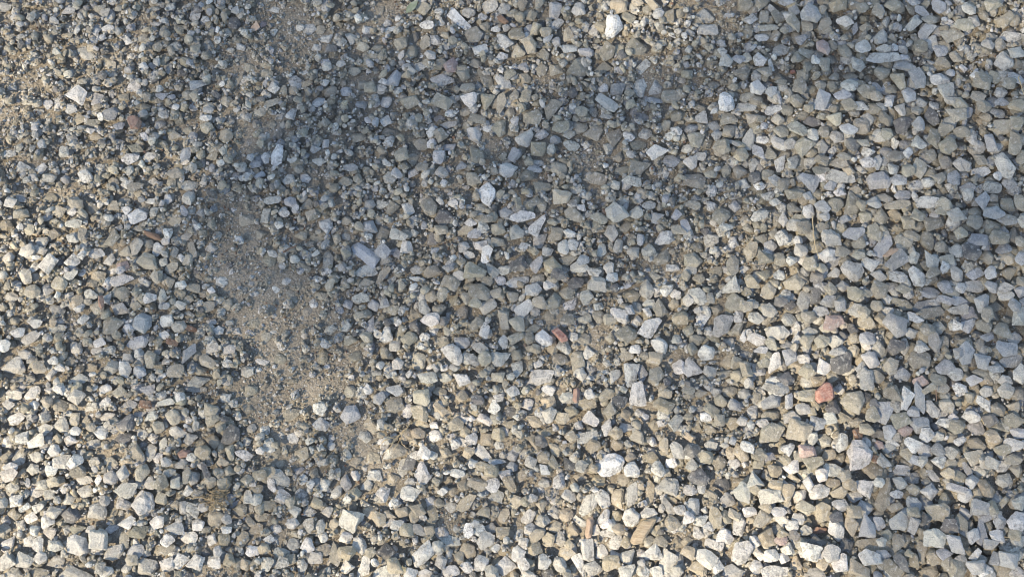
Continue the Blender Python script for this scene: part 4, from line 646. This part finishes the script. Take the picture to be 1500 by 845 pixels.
tu = [stalk([(604,618),(590,632),(572,652)], .0007), stalk([(598,624),(584,640),(566,662)], .0006), stalk([(590,634),(578,640),(560,648)], .0005),
      stalk([(585,640),(590,650),(600,658)], .0005), stalk([(602,616),(588,640),(578,660)], .0005), stalk([(582,642),(570,640),(556,655)], .0005)]
lay('straw_sprig', tu, STRAW, label='sprig of thin golden straw lying across small stones below the sandy strip', category='straw')
tu = []
for k in range(46):
    a = rng.uniform(0, 6.28); l = rng.uniform(8, 26); cx, cy = 325+rng.normal(0, 7), 731+rng.normal(0, 8)
    tu.append(stalk([(cx, cy), (cx+l*.5*math.cos(a)+rng.normal(0, 3), cy+l*.35*math.sin(a)), (cx+l*math.cos(a), cy+l*.7*math.sin(a))], rng.uniform(.0004, .0008), rng.uniform(.001, .009)))
tu.append(stalk([(318,732),(296,728),(278,730)], .0012, .004)); tu.append(stalk([(330,725),(340,712),(338,700)], .0007, .004))
lay('dead_grass_tuft', tu, DRYGRASS, label='small tangled tuft of brown dead grass on stones at lower left', category='grass tuft')
def leaf(name, pxs, mat, curl, **props):
    P = np.array([ground_px(*p, z=.02) for p in pxs]); cen = P.mean(0); z0 = hz(*cen)+.003
    base, tip = P[0], P[len(P)//2]; ax_ = (tip-base)/np.linalg.norm(tip-base); V = []; n = len(P)
    for p in P:
        d = p-base; s = d@ax_; w = d-ax_*s
        V.append([p[0]-cen[0], p[1]-cen[1], np.hypot(*w)*.35+curl*(s/np.linalg.norm(tip-base)-.5)**2])
    half = n//2; mids = []
    V = np.array(V); T = V+np.array([0, 0, .0005]); F = []
    for k in range(1, half):
        a, b, c, d = k-1 if k > 1 else 0, k, n-k, (n-k+1) % n
        F += [(a, b, c, d)] if k > 1 else [(0, 1, n-1)]
    F.append((half-1, half, half+1))
    A = [(V, [f[::-1] for f in F]), (T, F)]
    me = poly_mesh(name, A, mat)
    return link(name, me, (cen[0], cen[1], z0), **props)
leaf('green_leaf', [(594,20),(596,11),(601,5),(607,2),(612,1),(611,7),(608,13),(602,18)], GREENLEAF, .006, label='small dull green leaf lying on sand at the top edge', category='leaf')
leaf('dry_leaf', [(365,44),(367,38),(372,34),(375,30),(377,36),(381,40),(375,44),(369,46)], TANLEAF, .006, label='crumpled pale tan leaf scrap on sand at the upper left', category='leaf')

# ------------------------------------------------------------------ sun, sky
AZ, EL = R(218), R(41)                         # the sun stands beyond the lower left of the picture
S = np.array([math.cos(AZ)*math.cos(EL), math.sin(AZ)*math.cos(EL), math.sin(EL)])
sd = bpy.data.lights.new('sun', 'SUN'); sd.energy = 3.5; sd.angle = R(.53); sd.color = (1., .89, .71)
so = bpy.data.objects.new('sun', sd); C.objects.link(so); so.rotation_euler = Vector(S).to_track_quat('Z', 'Y').to_euler(); so.location = S*20
w = bpy.data.worlds.new('World'); scn.world = w; w.use_nodes = True; nt = w.node_tree
sky = nt.nodes.new('ShaderNodeTexSky'); sky.sky_type = 'NISHITA'; sky.sun_disc = False; sky.sun_elevation = EL; sky.sun_rotation = math.atan2(S[0], S[1])
sky.air_density = 1.0; sky.dust_density = .6; sky.ozone_density = 1.2
nt.links.new(sky.outputs[0], nt.nodes['Background'].inputs[0]); nt.nodes['Background'].inputs[1].default_value = .15

# ------------------------------------------------------------------ unseen tree, its leaves placed to dapple the ground
SUNLIT = [(840,140,.15),(900,170,.10),(980,210,.12),(930,120,.25),(780,150,.12),(640,170,.15),(480,80,.15),(390,470,.26),(430,540,.42),(360,380,.18),(0,0,0.80),(150,50,0.55),(60,120,0.85),(-60,80,0.95),(-60,300,0.97),(60,-60,0.85),(20,150,0.92),(10,300,0.97),(60,350,0.88),(100,450,0.94),(30,600,1.00),(150,600,1.00),(100,750,1.00),(250,750,0.75),(330,700,0.50),(300,600,0.40),
 (200,450,0.55),(150,300,0.53),(200,200,0.33),(300,300,0.08),(400,150,0.10),(350,450,.25),(420,560,.45),(450,350,0.10),(550,250,0.10),(600,400,0.25),(650,100,0.40),(800,40,0.70),
 (900,40,.6),(1000,30,0.55),(700,200,0.20),(850,200,0.25),(950,300,0.28),(750,330,0.35),(700,480,0.50),(850,500,0.55),(600,550,0.60),(500,650,0.80),(600,700,0.93),(700,600,0.75),
 (800,750,0.93),(950,700,0.93),(950,580,0.60),(1050,780,0.93),(1050,650,0.65),(1100,500,0.45),(1100,300,0.33),(1150,150,0.29),(1050,150,0.14),(1250,100,0.25),(1400,100,0.27),
 (1300,300,0.28),(1450,400,0.27),(1300,500,0.27),(1250,600,0.51),(1200,750,0.94),(1300,800,0.69),(1400,700,0.43),(1480,800,0.43),(500,0,0.30),(400,800,0.60),(500,800,0.93),
 (1100,50,0.35),(100,900,1.00),(500,900,0.93),(900,900,0.93),(-80,500,1.00),(1300,950,0.99),(750,-80,0.60),(1250,-50,0.30),(300,-60,0.20),(1600,500,0.30)]
leaves = []
A_EFF = .00115
gxs = np.arange(-1.9, 1.9, .02); gys = np.arange(-1.5, 1.5, .02)
UX, UY = np.meshgrid(gxs, gys, indexing='ij')
pX, pY = to_px(UX, UY)
Tm = np.clip(rbf(SUNLIT, pX, pY, 85.), .06, .985)
fade = np.clip(2.6-np.hypot(UX/1.0, UY/.75)*1.0, 0, 1)
tau = -np.log(Tm)*fade
lam = tau*.02*.02*math.sin(EL)/A_EFF
cnt = rng.poisson(lam)
ii = np.repeat(np.arange(cnt.size), cnt.ravel())
gxp = UX.ravel()[ii]+rng.uniform(-.01, .01, len(ii)); gyp = UY.ravel()[ii]+rng.uniform(-.01, .01, len(ii))
Ls = rng.triangular(9.2, 11, 13.2, len(ii))
pts = np.stack([gxp, gyp, 0*gxp], 1)+S[None]*Ls[:, None]  # leaves set along the sun's rays wherever shade is wanted on the gravel
tree_base = np.array([S[0]*12.0+S[1]*4.2, S[1]*12.0-S[0]*4.2, 0.])
more = []                                       # the rest of the crown, whose shade falls beyond the gravel
while len(more) < 12000:
    v = rng.normal(size=3); v /= np.linalg.norm(v); v *= rng.random()**.33
    p = tree_base+np.array([0, 0, 8.6])+v*np.array([4.6, 4.6, 3.0])
    q = p-S*(p[2]/S[2])
    if abs(q[0]) < 2.4 and abs(q[1]) < 1.9: continue
    if math.sin(p[0]*2.1)+math.sin(p[1]*2.4+1)+math.sin(p[2]*2.7) < -.7: continue
    more.append(p)
pts = np.concatenate([pts, np.array(more)])
print('leaves', len(pts))
n = len(pts)
ax1 = rng.normal(size=(n, 3)); ax1 /= np.linalg.norm(ax1, axis=1)[:, None]
t2 = rng.normal(size=(n, 3)); ax2 = np.cross(ax1, t2); ax2 /= np.linalg.norm(ax2, axis=1)[:, None]
nn = np.cross(ax1, ax2)
L_ = rng.uniform(.038, .052, n)[:, None]; W_ = L_*rng.uniform(.5, .62, n)[:, None]
LV = np.stack([pts-ax1*L_, pts+ax2*W_+nn*.006, pts+ax1*L_, pts-ax2*W_+nn*.006], 1).reshape(-1, 3)
LF = np.arange(4*n, dtype=np.int32).reshape(n, 4)
tree = bpy.data.objects.new('unseen_shade_tree', None); C.objects.link(tree); tree.location = tree_base
tree['label'] = 'tall leafy tree out of view, its crown shaped to throw the soft dappled shade'; tree['category'] = 'tree'
link('crown', mesh_from('crown', LV-tree_base, LF, TREELEAF), parent=tree)
tk = [np.array([0, 0, -.1]), np.array([.05, .03, 1.5]), np.array([-.05, .08, 3.2]), np.array([.1, 0, 5.]), np.array([.2, .1, 7.]), np.array([.1, .2, 9.2]), np.array([.15, .2, 11.])]
link('trunk', poly_mesh('trunk', [tube(tk, [.26, .2, .18, .15, .11, .07, .02], 14)], TREEBARK), parent=tree)
mid = pts[:len(ii)].mean(0)-tree_base
for k in range(9):
    z0 = rng.uniform(4.2, 8.5); a = k*2.4; base = np.array([.08, .06, z0])
    end = base+np.array([math.cos(a)*2.6, math.sin(a)*2.6, rng.uniform(.8, 2.2)])
    if k == 0: end = base+(mid+np.array([.2, -.1, .6])-base)*.5
    q = tree_base+end; q = q-S*(q[2]/S[2])
    if k and any(abs(h[0]) < 1.3 and abs(h[1]) < 1.1 for h in [(lambda p: p-S*(p[2]/S[2]))(tree_base+base+(end-base)*f) for f in np.linspace(0, 1, 12)]): continue
    m_ = (base+end)/2+np.array([0, 0, .25])
    link('limb', poly_mesh('limb', [tube([base, (base+m_)/2+np.array([0, 0, .08]), m_, (m_+end)/2, end], [.07, .055, .04, .025, .008], 9)], TREEBARK), parent=tree)

# ------------------------------------------------------------------ render settings
scn.render.engine = 'CYCLES'
scn.view_settings.view_transform = 'Standard'; scn.view_settings.look = 'None'
scn.view_settings.use_white_balance = True; scn.view_settings.white_balance_temperature = 7100
scn.view_settings.exposure = 1.14; scn.view_settings.gamma = 1; scn.view_settings.use_curve_mapping = False
scn.cycles.filter_width = 1.0
scn.cycles.max_bounces = 8; scn.cycles.diffuse_bounces = 6
